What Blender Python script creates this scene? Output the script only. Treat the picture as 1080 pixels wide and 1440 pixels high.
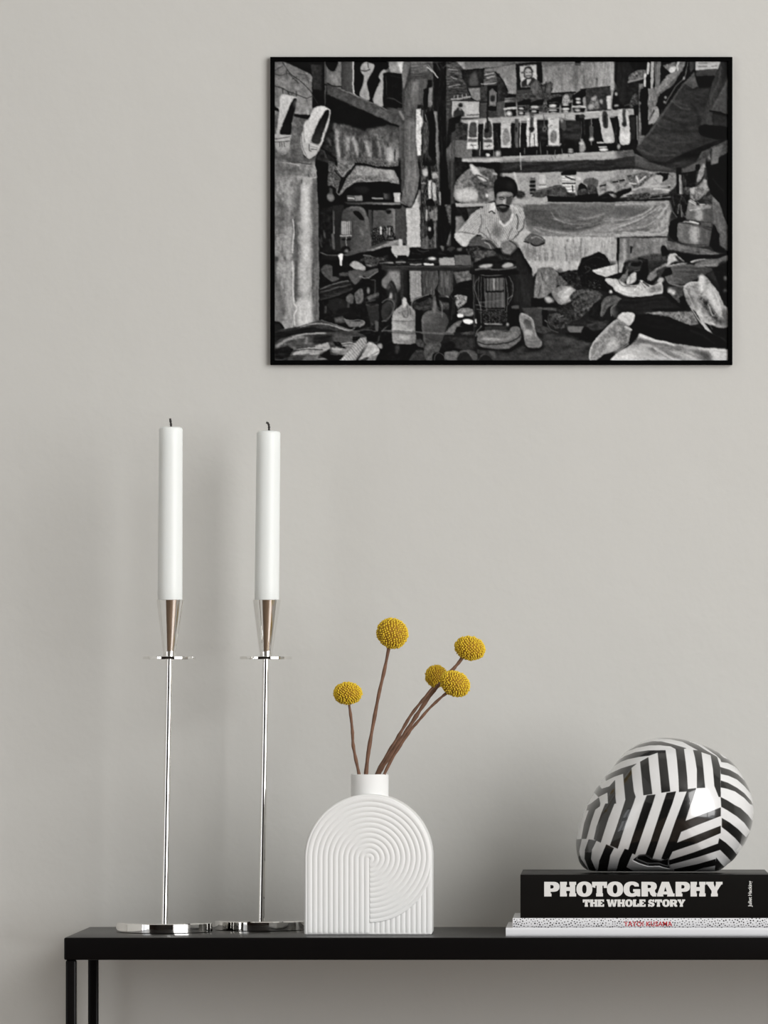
import bpy, bmesh, math, random
import numpy as np
from mathutils import Vector, Matrix

for _o in list(bpy.data.objects): bpy.data.objects.remove(_o, do_unlink=True)
sc = bpy.context.scene
COL = sc.collection
PI = math.pi

# ------------------------------------------------------------------ camera
D, F = 6.0, 8520.0                       # camera distance to the table front, focal length in px
VPX, HOR = 840.0, 995.0                  # column and row the camera axis meets (shifted lens)
CX = (VPX-540.0)/1420.0                  # camera's sideways place
TOP = 0.75                               # table top height
H = TOP + (1318.5-HOR)/1420.0                   # camera height
cam = bpy.data.objects.new('camera', bpy.data.cameras.new('camera')); COL.objects.link(cam)
cam.location = (CX, -D, H); cam.rotation_euler = (PI/2, 0, 0)
cam.data.sensor_fit = 'VERTICAL'; cam.data.sensor_height = 36.0
cam.data.lens = F/1440.0*36.0
cam.data.shift_y = (HOR-720.0)/1440.0; cam.data.shift_x = -(VPX-540.0)/1440.0
cam.data.clip_start = 0.05
sc.camera = cam

# ------------------------------------------------------------------ light
w = bpy.data.worlds.new('daylight'); sc.world = w; w.use_nodes = True
w.node_tree.nodes['Background'].inputs[0].default_value = (0.93, 0.96, 1.0, 1)
w.node_tree.nodes['Background'].inputs[1].default_value = 1.0
def area(name, loc, target, sx, sy, power, col=(1, 1, 1)):
    l = bpy.data.lights.new(name, 'AREA'); l.shape = 'RECTANGLE'; l.size = sx; l.size_y = sy
    l.energy = power; l.color = col
    o = bpy.data.objects.new(name, l); COL.objects.link(o); o.location = loc
    o.rotation_euler = (Vector(target)-Vector(loc)).to_track_quat('-Z', 'Y').to_euler()
    return o
area('window_daylight', (3.14, -3.4, 2.8), (0.1, 0.2, 1.15), 3.0, 1.7, 117, (1.0, 0.996, 0.985))
area('low_fill', (3.14, -3.4, 1.1), (0.1, 0.2, 0.8), 3.0, 1.6, 98, (1.0, 0.992, 0.98))  # added low fill, brightens the wall under the table
area('left_fill', (-2.64, -2.6, 1.55), (0.0, 0.2, 1.1), 1.3, 1.9, 8, (0.98, 0.99, 1.0))  # added weak fill from the left, whitens that side of the chrome
sc.view_settings.view_transform = 'Standard'; sc.view_settings.look = 'None'
sc.view_settings.gamma = 1.0; sc.view_settings.use_curve_mapping = False
sc.view_settings.exposure = 0.0

def at(px, py, y):                       # photo pixel at a known depth -> world point
    k = (D+y)/F
    return Vector((CX+(px-VPX)*k, y, H-(py-HOR)*k))

# ------------------------------------------------------------------ materials
def mat(name, col, rough=0.5, metal=0.0, spec=0.5, coat=0.0, sss=0.0, bump=None, noise=None, attr=None):
    m = bpy.data.materials.new(name); m.use_nodes = True
    nt = m.node_tree; b = nt.nodes['Principled BSDF']
    b.inputs['Base Color'].default_value = (*col, 1); b.inputs['Roughness'].default_value = rough
    b.inputs['Metallic'].default_value = metal; b.inputs['Specular IOR Level'].default_value = spec
    b.inputs['Coat Weight'].default_value = coat; b.inputs['Coat Roughness'].default_value = 0.03
    if sss:
        b.inputs['Subsurface Weight'].default_value = sss
        b.inputs['Subsurface Radius'].default_value = (1, .97, .92); b.inputs['Subsurface Scale'].default_value = 0.006
    tc = nt.nodes.new('ShaderNodeTexCoord')
    if noise:                            # (scale, amount) gentle colour mottling
        n = nt.nodes.new('ShaderNodeTexNoise'); n.inputs['Scale'].default_value = noise[0]; n.inputs['Detail'].default_value = 5
        nt.links.new(tc.outputs['Object'], n.inputs['Vector'])
        mx = nt.nodes.new('ShaderNodeMix'); mx.data_type = 'RGBA'
        mx.inputs[6].default_value = (*[c*(1-noise[1]) for c in col], 1)
        mx.inputs[7].default_value = (*[min(1, c*(1+noise[1])) for c in col], 1)
        nt.links.new(n.outputs['Fac'], mx.inputs[0]); nt.links.new(mx.outputs[2], b.inputs['Base Color'])
    if attr:
        a = nt.nodes.new('ShaderNodeAttribute'); a.attribute_name = attr
        nt.links.new(a.outputs['Color'], b.inputs['Base Color'])
    if bump:                             # list of (scale, strength, distance)
        prev = None
        for (s, st, di) in bump:
            n = nt.nodes.new('ShaderNodeTexNoise'); n.inputs['Scale'].default_value = s; n.inputs['Detail'].default_value = 4
            nt.links.new(tc.outputs['Object'], n.inputs['Vector'])
            bp = nt.nodes.new('ShaderNodeBump'); bp.inputs['Strength'].default_value = st; bp.inputs['Distance'].default_value = di
            nt.links.new(n.outputs['Fac'], bp.inputs['Height'])
            if prev: nt.links.new(prev.outputs[0], bp.inputs['Normal'])
            prev = bp
        nt.links.new(prev.outputs[0], b.inputs['Normal'])
    return m
M_WALL = mat('warm grey plaster', (0.585, 0.578, 0.552), 0.85, spec=0.2, bump=[(14, .35, .004), (90, .3, .0008)], noise=(3.0, .012))
M_WHITE = mat('white paint', (0.72, 0.72, 0.70), 0.8, noise=(4, .01))
M_FLOOR = mat('brown oak boards', (0.20, 0.115, 0.06), 0.45)
def planks(m):
    nt = m.node_tree; b = nt.nodes['Principled BSDF']; tc = nt.nodes.new('ShaderNodeTexCoord')
    br = nt.nodes.new('ShaderNodeTexBrick'); br.inputs['Scale'].default_value = 1.0
    br.inputs['Brick Width'].default_value = 1.6; br.inputs['Row Height'].default_value = 0.14; br.inputs['Mortar Size'].default_value = 0.004
    br.inputs['Color1'].default_value = (.22, .15, .10, 1); br.inputs['Color2'].default_value = (.16, .105, .068, 1); br.inputs['Mortar'].default_value = (.03, .02, .01, 1)
    nt.links.new(tc.outputs['Object'], br.inputs['Vector']); nt.links.new(br.outputs['Color'], b.inputs['Base Color'])
planks(M_FLOOR)
M_DARK_PANEL = mat('dark brown wood', (0.022, 0.014, 0.010), 0.4, noise=(8, .3))
M_BLACK = mat('black satin steel', (0.005, 0.0045, 0.0045), 0.28, spec=0.09, bump=[(600, .05, .0002)])
M_FRAME = mat('black lacquered wood', (0.0012, 0.0012, 0.0012), 0.6, spec=0.03)
M_CHROME = mat('polished chrome', (0.86, 0.85, 0.83), 0.035, metal=1.0)
M_WAX = mat('white candle wax', (0.84, 0.865, 0.85), 0.42, sss=0.35, bump=[(30, .1, .0006)])
M_WICK = mat('charred wick', (0.03, 0.027, 0.025), 0.9)
M_CERAMIC = mat('matte white ceramic', (0.80, 0.80, 0.79), 0.62, spec=0.3, bump=[(160, .12, .0003)])
M_STEM = mat('dried brown stem', (0.17, 0.085, 0.05), 0.7, noise=(120, .6), bump=[(300, .5, .0006)])
M_YELLOW = mat('yellow florets', (0.88, 0.57, 0.03), 0.7, noise=(260, .3))
M_YELLOW2 = mat('deep yellow core', (0.32, 0.17, 0.01), 0.85)
M_BKBLACK = mat('black book jacket', (0.006, 0.0055, 0.005), 0.36, spec=0.10)
M_TITLE = mat('off white print', (0.72, 0.71, 0.69), 0.5)
M_PAGES = mat('paper pages', (0.72, 0.70, 0.64), 0.8, bump=[(400, .4, .0005)])
M_BKWHITE = mat('white book jacket', (0.74, 0.74, 0.76), 0.4)
M_DOT = mat('black ink dots', (0.015, 0.013, 0.015), 0.5)
M_RED = mat('red ink', (0.55, 0.02, 0.03), 0.5)
M_PRINT = mat('monochrome photographic print', (.2, .2, .2), 0.6, spec=0.12, attr='ink')
M_STRIPE = mat('black and white lacquer', (.5, .5, .5), 0.18, spec=0.5, coat=0.75, attr='ink')
M_STRIPE.node_tree.nodes['Principled BSDF'].inputs['Coat Roughness'].default_value = 0.02

# ------------------------------------------------------------------ mesh helpers
def link(name, me, m, parent=None, smooth=False):
    for x in (m if isinstance(m, (list, tuple)) else [m]): me.materials.append(x)
    if smooth: me.polygons.foreach_set('use_smooth', [True]*len(me.polygons))
    o = bpy.data.objects.new(name, me); COL.objects.link(o)
    if parent: o.parent = parent
    return o
def obj(name, bm, m, parent=None, smooth=False):
    me = bpy.data.meshes.new(name); bm.normal_update(); bm.to_mesh(me); bm.free()
    return link(name, me, m, parent, smooth)
def grid_mesh(name, V, nu, nv, close_u=False):
    """V: (nv, nu, 3) array -> quad mesh (numpy, quick for very dense grids)"""
    me = bpy.data.meshes.new(name)
    co = np.ascontiguousarray(V.reshape(-1, 3), dtype=np.float32)
    j, i = np.meshgrid(np.arange(nv-1), np.arange(nu if close_u else nu-1), indexing='ij')
    a = j*nu+i; b = j*nu+(i+1) % nu; c = b+nu; d = a+nu
    q = np.stack([a, b, c, d], -1).reshape(-1, 4).astype(np.int32)
    me.vertices.add(len(co)); me.vertices.foreach_set('co', co.ravel())
    me.loops.add(q.size); me.loops.foreach_set('vertex_index', q.ravel())
    me.polygons.add(len(q)); me.polygons.foreach_set('loop_start', np.arange(0, q.size, 4, dtype=np.int32))
    me.update(calc_edges=True)
    return me
def paint_mesh(me, grey):                # grey: display value 0..1 per vertex -> linear colour attribute
    lin = np.where(grey <= .04045, grey/12.92, ((grey+.055)/1.055)**2.4)
    at_ = me.color_attributes.new('ink', 'FLOAT_COLOR', 'POINT')
    c = np.ones((len(grey), 4), np.float32); c[:, :3] = lin[:, None]
    at_.data.foreach_set('color', c.ravel())
def bx(bm, x0, x1, y0, y1, z0, z1, bev=0.0, seg=2):
    r = bmesh.ops.create_cube(bm, size=1.0)
    for v in r['verts']:
        v.co = Vector(((x0+x1)/2+v.co.x*(x1-x0), (y0+y1)/2+v.co.y*(y1-y0), (z0+z1)/2+v.co.z*(z1-z0)))
    if bev:
        es = list({e for v in r['verts'] for e in v.link_edges})
        bmesh.ops.bevel(bm, geom=es, offset=bev, segments=seg, profile=.5, affect='EDGES')
def tube(bm, pts, rad, n=12, cap=True):
    pts = [Vector(p) for p in pts]; rad = rad if isinstance(rad, (list, tuple)) else [rad]*len(pts)
    rings = []; up = Vector((0, 1, 0.01))
    for i, p in enumerate(pts):
        t = (pts[min(i+1, len(pts)-1)]-pts[max(i-1, 0)]).normalized()
        a = t.cross(up).normalized(); b = t.cross(a)
        rings.append([bm.verts.new(p+(a*math.cos(2*PI*k/n)+b*math.sin(2*PI*k/n))*rad[i]) for k in range(n)])
    for r0, r1 in zip(rings[:-1], rings[1:]):
        for k in range(n): bm.faces.new((r0[k], r0[(k+1) % n], r1[(k+1) % n], r1[k]))
    if cap: bm.faces.new(rings[0][::-1]); bm.faces.new(rings[-1])
def lathe(bm, prof, cx=0, cy=0, n=96):
    rings = []
    for (r, z) in prof:
        if r < 1e-6: rings.append([bm.verts.new((cx, cy, z))])
        else: rings.append([bm.verts.new((cx+r*math.cos(2*PI*k/n), cy+r*math.sin(2*PI*k/n), z)) for k in range(n)])
    for a, b in zip(rings[:-1], rings[1:]):
        for k in range(n):
            k2 = (k+1) % n
            if len(a) == 1 and len(b) > 1: bm.faces.new((a[0], b[k2], b[k]))
            elif len(b) == 1 and len(a) > 1: bm.faces.new((a[k], a[k2], b[0]))
            elif len(a) > 1: bm.faces.new((a[k], a[k2], b[k2], b[k]))
    bmesh.ops.recalc_face_normals(bm, faces=bm.faces)
def thing(name, label, cat, loc=(0, 0, 0), group=None):
    o = bpy.data.objects.new(name, None); COL.objects.link(o); o.location = loc
    o.empty_display_size = .02; o['label'] = label; o['category'] = cat
    if group: o['group'] = group
    return o
def struct(name, bm, m):
    o = obj(name, bm, m); o['kind'] = 'structure'; return o
def spline(P, n=8):
    P = [Vector(p) for p in P]; out = []
    for i in range(len(P)-1):
        a, b, c, d = P[max(i-1, 0)], P[i], P[i+1], P[min(i+2, len(P)-1)]
        for k in range(n):
            t = k/n; out.append(.5*((2*b)+(c-a)*t+(2*a-5*b+4*c-d)*t*t+(3*b-a-3*c+d)*t**3))
    return out+[P[-1]]
def sharp(o, deg=35):
    me = o.data; me.polygons.foreach_set('use_smooth', [True]*len(me.polygons))
    bm = bmesh.new(); bm.from_mesh(me)
    for e in bm.edges:
        if len(e.link_faces) == 2 and e.calc_face_angle(0) > math.radians(deg): e.smooth = False
    bm.to_mesh(me); bm.free()
    return o

# ------------------------------------------------------------------ the room
WY = 0.31; XL, XR, YF, CZ = -2.7, 3.2, -7.0, 3.9
bm = bmesh.new(); bx(bm, XL, XR, WY, WY+.1, 0, CZ); struct('wall_back', bm, M_WALL)
bm = bmesh.new(); bx(bm, XL-.1, XR+.1, YF-.1, WY+.1, -.06, 0); struct('floor', bm, M_FLOOR)
bm = bmesh.new(); bx(bm, XL-.1, XR+.1, YF-.1, WY+.1, CZ, CZ+.06); struct('ceiling', bm, M_WHITE)
def wall_x(name, x0, x1, wy0, wy1, wz0, wz1):
    bm = bmesh.new()
    bx(bm, x0, x1, YF, wy0, 0, CZ); bx(bm, x0, x1, wy1, WY, 0, CZ)
    bx(bm, x0, x1, wy0, wy1, 0, wz0); bx(bm, x0, x1, wy0, wy1, wz1, CZ)
    struct(name, bm, M_WHITE)
wall_x('wall_right', XR, XR+.1, -5.05, -1.75, 0.2, 3.75)
wall_x('wall_left', XL-.1, XL, -3.3, -1.9, 0.55, 2.5)
bm = bmesh.new(); bx(bm, XL, XR, YF-.1, YF, 0, CZ); struct('wall_front', bm, M_WHITE)
def window(name, x, y0, y1, z0, z1):
    bm = bmesh.new(); t = .05
    bx(bm, x-.03, x+.03, y0, y1, z0, z0+t); bx(bm, x-.03, x+.03, y0, y1, z1-t, z1)
    bx(bm, x-.03, x+.03, y0, y0+t, z0, z1); bx(bm, x-.03, x+.03, y1-t, y1, z0, z1)
    for q in (.33, .67): bx(bm, x-.03, x+.03, y0+(y1-y0)*q-.03, y0+(y1-y0)*q+.03, z0, z1)
    bx(bm, x-.03, x+.03, y0, y1, (z0+z1)/2-.03, (z0+z1)/2+.03)
    struct(name, bm, M_BLACK)
window('window_1', XR+.05, -5.05, -1.75, 0.2, 3.75)
window('added_window', XL-.05, -3.3, -1.9, 0.55, 2.5)  # unseen window, added for pale reflections on the chrome's left side
bm = bmesh.new(); bx(bm, XL+.02, XR-.3, YF, YF+.05, 0, 2.9, .006)
for k in range(6): bx(bm, XL+.12+k*.93, XL+.92+k*.93, YF+.05, YF+.07, .15, 2.75, .004)
struct('dark_panel_1', bm, M_DARK_PANEL)  # unseen dark panel, added so chrome and black surfaces reflect darkness
bm = bmesh.new(); bx(bm, XL, XL+.05, YF+.05, -3.9, 0, 2.9, .006)
for k in range(3): bx(bm, XL+.05, XL+.07, YF+.15+k*.98, YF+1.0+k*.98, .15, 2.75, .004)
struct('dark_panel_2', bm, M_DARK_PANEL)  # second unseen panel, added to widen the dark band in the rods


# ------------------------------------------------------------------ console table
TX0, TX1, TD = (90-540)*D/F, 0.80, 0.293
tb = thing('console_table', 'narrow black metal console table on thin legs against the grey wall', 'table', ((TX0+TX1)/2, TD/2, 0))
tcx, tcy = (TX0+TX1)/2, TD/2
TH = 0.0222
bm = bmesh.new(); bx(bm, TX0-tcx, TX1-tcx, -TD/2, TD/2, TOP-TH, TOP, .0016, 3)
sharp(obj('tabletop', bm, M_BLACK, tb), 50)
for lx in (TX0+.0065, TX1-.0065):
    for ly in (.0085, .272):
        bm = bmesh.new(); s = .0053
        bx(bm, lx-tcx-s, lx-tcx+s, ly-tcy-s, ly-tcy+s, 0, TOP-TH, .0022, 3)
        obj('leg', bm, M_BLACK, tb, True)

# ------------------------------------------------------------------ candle holders and candles
def holder(label, y, bx_px, base_r, zp, cup_px, plate_px, lean_top_px, bottom_py):
    """y depth of the axis; rows and columns of the photo give heights and widths there"""
    base = at(bx_px, 0, y); s = F/(D+y)
    t = thing('candle_holder', label, 'candle holder', (base.x, y, TOP), 'polished chrome candle holders')
    Z = lambda py: H-(py-HOR)/s-TOP
    bh = .0098
    bm = bmesh.new()
    lathe(bm, [(0, 0), (base_r-.0006, 0), (base_r, .0007), (base_r, bh-.0009), (base_r-.0009, bh), (.006, bh), (0, bh)], n=128)
    sharp(obj('base', bm, M_CHROME, t), 30)
    zpl = Z(plate_px); zt = Z(cup_px[0])
    k = (lean_top_px-bx_px)/s/zpl                 # sideways lean of the rod
    def tilt(bm):
        for v in bm.verts: v.co.x += k*v.co.z
    bm = bmesh.new(); lathe(bm, [(.0035, bh*.98), (.0035, zpl)], n=32); tilt(bm)
    obj('rod', bm, M_CHROME, t, True)
    pr = zp/s; bm = bmesh.new()
    lathe(bm, [(0, zpl-.0013), (pr-.0003, zpl-.0013), (pr, zpl-.001), (pr, zpl+.0013), (pr-.0003, zpl+.0016), (.004, zpl+.0016), (0, zpl+.0016)], n=96); tilt(bm)
    sharp(obj('drip_plate', bm, M_CHROME, t), 30)
    rb, rt = 8.3/s, 19.8/s; z0 = zpl+.0016; bm = bmesh.new()
    lathe(bm, [(0, z0), (rb, z0), (rt-.0001, zt-.0004), (rt-.0004, zt), (rt-.0008, zt-.0003), (rt-.0016, zt-.0042), (.004, zt-.0046), (0, zt-.0046)], n=96); tilt(bm)
    sharp(obj('cup', bm, M_CHROME, t), 30)
    return t, base.x, y, TOP+zt, k
def candle(label, y, b_px, t_px, py_b, py_t, r0, r1, wick):
    s = F/(D+y); p0 = at(b_px, py_b, y); p1 = at(t_px, py_t, y)
    t = thing('taper_candle', label, 'candle', p0, 'tall white unlit candles')
    L = (p1-p0).length; n = 40; bm = bmesh.new()
    prof = [(0, -.004), (r0*.9, -.004), (r0*.96, -.0035)]+[(r0+(r1-r0)*q, -.002+(L-.001)*q) for q in (0, .1, .3, .5, .7, .9, 1)]+[(r1*.93, L-.0012), (r1*.75, L-.0003), (r1*.3, L-.0012), (0, L-.0014)]
    lathe(bm, prof, n=n*2)
    for v in bm.verts: v.co.x += (p1.x-p0.x)/L*v.co.z
    bmesh.ops.recalc_face_normals(bm, faces=bm.faces)
    sharp(obj('wax_body', bm, M_WAX, t), 60)
    bm = bmesh.new()
    W = spline([at(q[0], q[1], y)-p0 for q in wick], 5)
    tube(bm, W, [.0011+.0002*math.sin(i*1.7) for i in range(len(W))], 10)
    obj('wick', bm, M_WICK, t, True)
YA, YB_ = .151, .212
holder('chrome candle holder with round base, leftmost and nearer the table end', YA, 231, 68/(F/(D+YA)), 37.3, (843.5, 921), 925.5, 238.2, 1313)
holder('chrome candle holder with round base, standing just beside the white vase', YB_, 367.5, 66/(F/(D+YB_)), 36.8, (843.5, 921), 925.5, 374, 1310)
candle('tall white candle with straight wick in the leftmost chrome holder', YA, 239, 240.2, 843.5, 600, .0126, .0120,
       [(240.5, 606), (240.6, 600), (240.2, 595), (239.2, 588.5)])
candle('tall white candle with curled wick in the holder next to the vase', YB_, 375.2, 377.6, 843.5, 605.5, .0126, .0122,
       [(378.2, 611), (378.3, 605), (378.2, 599), (377.0, 595.5), (374.4, 594)])

# ------------------------------------------------------------------ white ribbed vase
VY0, VT = .066, .064                     # front face depth, thickness
s = F/(D+VY0); vc = at(519, 1207.5, VY0)
vase = thing('ribbed_vase', 'white arch-shaped ceramic vase with carved curved ribs holding yellow dried flowers', 'vase', (vc.x, VY0+VT/2, TOP))
u = 1/s
XRm, XLm, ZB, RA = (607.6-519)*u, (519-427.5)*u, (TOP-vc.z), 90.7*u
NA, NB, NS, NR = 520, 240, 420, 190
out = []
for k in range(NA): a = PI*k/NA; out.append((math.cos(a)*(XRm if math.cos(a) > 0 else XLm), math.sin(a)*RA))
for k in range(NS//2): out.append((-XLm, ZB*k/(NS//2)))
for k in range(NS): out.append((-XLm+(XLm+XRm)*k/NS, ZB))
for k in range(NS//2): out.append((XRm, ZB*(1-k/(NS//2))))
out = np.array(out)
# round the bottom corners a little
cr = 4*u
for sx, X in ((-1, -XLm), (1, XRm)):
    cx_, cz_ = X-sx*cr, ZB+cr
    m = (np.abs(out[:, 0]-X) < cr) & (out[:, 1] < ZB+cr)
    d = out[m]-np.array([cx_, cz_]); out[m] = np.array([cx_, cz_])+d/np.maximum(np.linalg.norm(d, axis=1), 1e-9)[:, None]*cr
NO = len(out)
def relief(x, z):
    p = 7.28*u; r = np.hypot(x, z)
    rib = lambda q: np.abs(np.sin(PI*q/p))**.75
    h = np.where(z > 0, rib(r), np.where(x < 0, rib(x), np.where(r < 90*u, rib(r+.35*p*np.clip(-z/(40*u), 0, 1)), rib(x)-1.0)))
    h = np.where((z <= 0) & (x >= 0) & (x < 1.2*u), 0.1, h)
    return h*.0008
t = np.linspace(0, 1, NR)**.85
X = out[None, :, 0]*t[:, None]; Z = out[None, :, 1]*t[:, None]
dist = np.zeros_like(X)
edge = np.minimum(np.where(Z > 0, RA-np.hypot(X*np.where(X > 0, RA/XRm, RA/XLm), Z), np.minimum(XRm-X, X+XLm)), np.where(Z < 0, Z-ZB, 1e9))
edge = np.maximum(edge, 0)
fade = np.clip((edge-1.2*u)/(3.2*u), 0, 1)
rb = 3.0*u                               # rim roundness
Y = rb-np.sqrt(np.maximum(rb**2-np.maximum(rb-edge, 0)**2, 0))
Y = Y-relief(X, Z)*fade
front = np.stack([X, Y-VT/2, Z-ZB], -1)
side = []
for yy, sh in ((rb*1.6, 0), (VT*.3, 0), (VT*.6, 0), (VT-rb, 0), (VT-rb*.3, .35*rb), (VT, rb)):
    k = 1-sh/RA
    side.append(np.stack([out[:, 0]*k, np.full(NO, yy-VT/2), out[:, 1]*k-ZB], -1))
side.append(np.stack([out[:, 0]*0, np.full(NO, VT/2), out[:, 1]*0-ZB], -1))
V = np.concatenate([front, np.array(side)], 0)
me = grid_mesh('body', V, NO, V.shape[0], True)
bm = bmesh.new(); bm.from_mesh(me); bmesh.ops.recalc_face_normals(bm, faces=bm.faces); bm.to_mesh(me); bm.free()
link('body', me, M_CERAMIC, vase, True)
nr = 26.5*u*(D+VY0+VT/2)/(D+VY0)
ntop = H-(1088.7-HOR)/(F/(D+VY0+VT/2))-TOP; nb = RA-ZB-.004
bm = bmesh.new(); nx = (518.3-519)*u
lathe(bm, [(nr-.0012, nb-.002), (nr, nb), (nr, ntop-.0008), (nr-.0006, ntop), (nr-.0022, ntop), (nr-.003, ntop-.001), (nr-.003, nb+.0015), (0, nb+.001)], nx, 0, 96)
sharp(obj('neck', bm, M_CERAMIC, vase), 50)

# ------------------------------------------------------------------ dried flowers
VCY = VY0+VT/2
def flower(label, head, rx, rz, rot, path, dy, seed, rad=.0016):
    """head: photo column and row of the ball; path: rows and columns along the stem; dy: depth lean of the head"""
    rng = random.Random(seed); N = len(path)
    yb = VCY+(0, -.004, .002, .0, .010, -.009)[seed]; base = at(path[-1][0], path[-1][1], yb)
    t = thing('dried_flower', label, 'flower', base, 'yellow ball flowers in the vase')
    pts = [at(px, py, yb+dy*(1-i/(N-1)))-base for i, (px, py) in enumerate(path)]
    dn = (pts[-1]-pts[-2]).normalized(); pts.append(pts[-1]+Vector((dn.x*.3, 0, -1))*.012)
    P = spline(pts, 7); bm = bmesh.new()
    tube(bm, P, [rad*(1+.12*math.sin(i*.9+seed)+.08*rng.uniform(-1, 1))*(.85+.3*i/len(P)) for i in range(len(P))], 10)
    obj('stem', bm, M_STEM, t, True)
    yh = yb+dy; hc = at(head[0], head[1], yh)-base; u_ = (D+yh)/F
    ax = Vector((rx*u_, rx*u_*.97, rz*u_)); R = Matrix.Rotation(math.radians(rot), 3, 'Y')
    bm = bmesh.new()
    r = bmesh.ops.create_icosphere(bm, subdivisions=4, radius=1.0)
    for v in r['verts']:
        q = Vector((v.co.x*ax.x, v.co.y*ax.y, v.co.z*ax.z))*.90; v.co = hc+R@q
    for f in bm.faces: f.material_index = 1
    n = 430; gold = PI*(3-math.sqrt(5))
    for k in range(n):
        z = 1-2*(k+.5)/n; rr = math.sqrt(1-z*z); th = k*gold+rng.uniform(-.06, .06)
        d = Vector((rr*math.cos(th), rr*math.sin(th), z+rng.uniform(-.02, .02))).normalized()
        c = R@Vector((d.x*ax.x, d.y*ax.y, d.z*ax.z))
        nn = (R@Vector((d.x/ax.x, d.y/ax.y, d.z/ax.z))).normalized()
        a = nn.orthogonal().normalized(); b = nn.cross(a)
        w_ = .00080*rng.uniform(.8, 1.15)*(ax.x/.0155); hgt = .0012*rng.uniform(.5, 1.3)
        base_ = c*.90+hc
        ring0 = [bm.verts.new(base_+(a*math.cos(q)+b*math.sin(q))*w_) for q in (0, 1.257, 2.513, 3.77, 5.027)]
        ring1 = [bm.verts.new(base_+nn*hgt*.9+(a*math.cos(q)+b*math.sin(q))*w_*.95) for q in (0, 1.257, 2.513, 3.77, 5.027)]
        top = bm.verts.new(base_+nn*hgt*1.35)
        for i in range(5):
            j = (i+1) % 5
            bm.faces.new((ring0[i], ring0[j], ring1[j], ring1[i])); bm.faces.new((ring1[i], ring1[j], top))
    obj('flower_head', bm, [M_YELLOW, M_YELLOW2], t, True)
flower('small low yellow ball flower leaning left, lowest and leftmost of the five', (489, 975), 21, 16, 0,
       [(490, 985), (493, 1005), (495.5, 1028), (496.5, 1047), (500, 1066), (505, 1090)], -.012, 1)
flower('large yellow ball flower on the tallest upright stem', (551.8, 890.5), 23.6, 22, 35,
       [(548.5, 900), (546, 915), (540, 945), (533, 975), (526, 1012), (518.5, 1055), (514.5, 1090)], -.012, 2, .0018)
flower('oval yellow ball flower farthest right and highest of the right-hand cluster', (661, 911.5), 22.8, 17.2, 14,
       [(653, 920), (645, 932), (631, 948), (619, 961), (607, 975), (594, 993.5), (582, 1012), (570, 1031), (556, 1051), (543.5, 1070), (531, 1090)], .004, 3, .0020)
flower('smaller yellow ball flower half hidden behind the lower right ball', (614, 951), 16.4, 16, 20,
       [(611, 964), (600.5, 977), (589, 991), (577, 1007), (567, 1024), (557, 1041), (544, 1062), (529, 1090)], .022, 4, .0016)
flower('oval yellow ball flower in front at the lower right of the cluster', (640, 961.5), 23, 18, 28,
       [(629, 974), (620, 981), (603, 997), (590, 1012), (578, 1026), (567, 1042), (553, 1064), (540, 1090)], -.014, 5, .0015)

# ------------------------------------------------------------------ books
BY = .032; sb = F/(D+BY)
def bz(py): return H-(py-HOR)/sb
def bxp(px): return CX+(px-VPX)/sb
def book(name, label, x0, x1, z0, z1, dep, cm, group='books stacked on the console table', board=.0022):
    cx = (x0+x1)/2; t = thing(name, label, 'book', (cx, BY+dep/2, z0), group)
    hw, hd, hh = (x1-x0)/2, dep/2, z1-z0
    bm = bmesh.new()
    bx(bm, -hw, hw, -hd, hd, 0, board, .0005); bx(bm, -hw, hw, -hd, hd, hh-board, hh, .0005)
    # gently rounded spine
    n = 14; v0 = []; v1 = []
    for i in range(n+1):
        q = i/n*2-1; z = hh*(i/n); y = -hd-.0012*(1-q**4)
        v0.append(bm.verts.new((-hw, y, z))); v1.append(bm.verts.new((hw, y, z)))
    b0 = [bm.verts.new((-hw, -hd+.002, v.co.z)) for v in v0]; b1 = [bm.verts.new((hw, -hd+.002, v.co.z)) for v in v1]
    for i in range(n):
        bm.faces.new((v0[i], v1[i], v1[i+1], v0[i+1])); bm.faces.new((b0[i], b0[i+1], b1[i+1], b1[i]))
        bm.faces.new((v0[i], v0[i+1], b0[i+1], b0[i])); bm.faces.new((v1[i], b1[i], b1[i+1], v1[i+1]))
    bm.faces.new((v0[0], b0[0], b1[0], v1[0])); bm.faces.new((v0[-1], v1[-1], b1[-1], b0[-1]))
    bmesh.ops.recalc_face_normals(bm, faces=bm.faces)
    cov = sharp(obj('cover', bm, cm, t), 40)
    bm = bmesh.new(); bx(bm, -hw+.003, hw-.003, -hd+.002, hd-.004, board, hh-board)
    obj('pages', bm, M_PAGES, t)
    return t, cov, cx, BY+dep/2, z0
Z0 = TOP; Z1 = bz(1304.6); Z2 = bz(1291.0); Z3 = bz(1230.0)
book('book', 'plain white thin book at the bottom of the stack, directly on the black table', bxp(711.3), bxp(1104), Z0, Z1, .16, M_BKWHITE, board=.0018)
bd, bdc, bdx, bdy, bdz = book('book', 'thin white book with black speckles and red lettering, middle of the stack', bxp(721), bxp(1094), Z1, Z2, .15, M_BKWHITE, board=.0018)
bb, bbc, bbx, bby, bbz = book('book', 'thick black book with big white capitals on its spine, top of the stack', bxp(731.8), bxp(1083), Z2, Z3, .192, M_BKBLACK)

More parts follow.
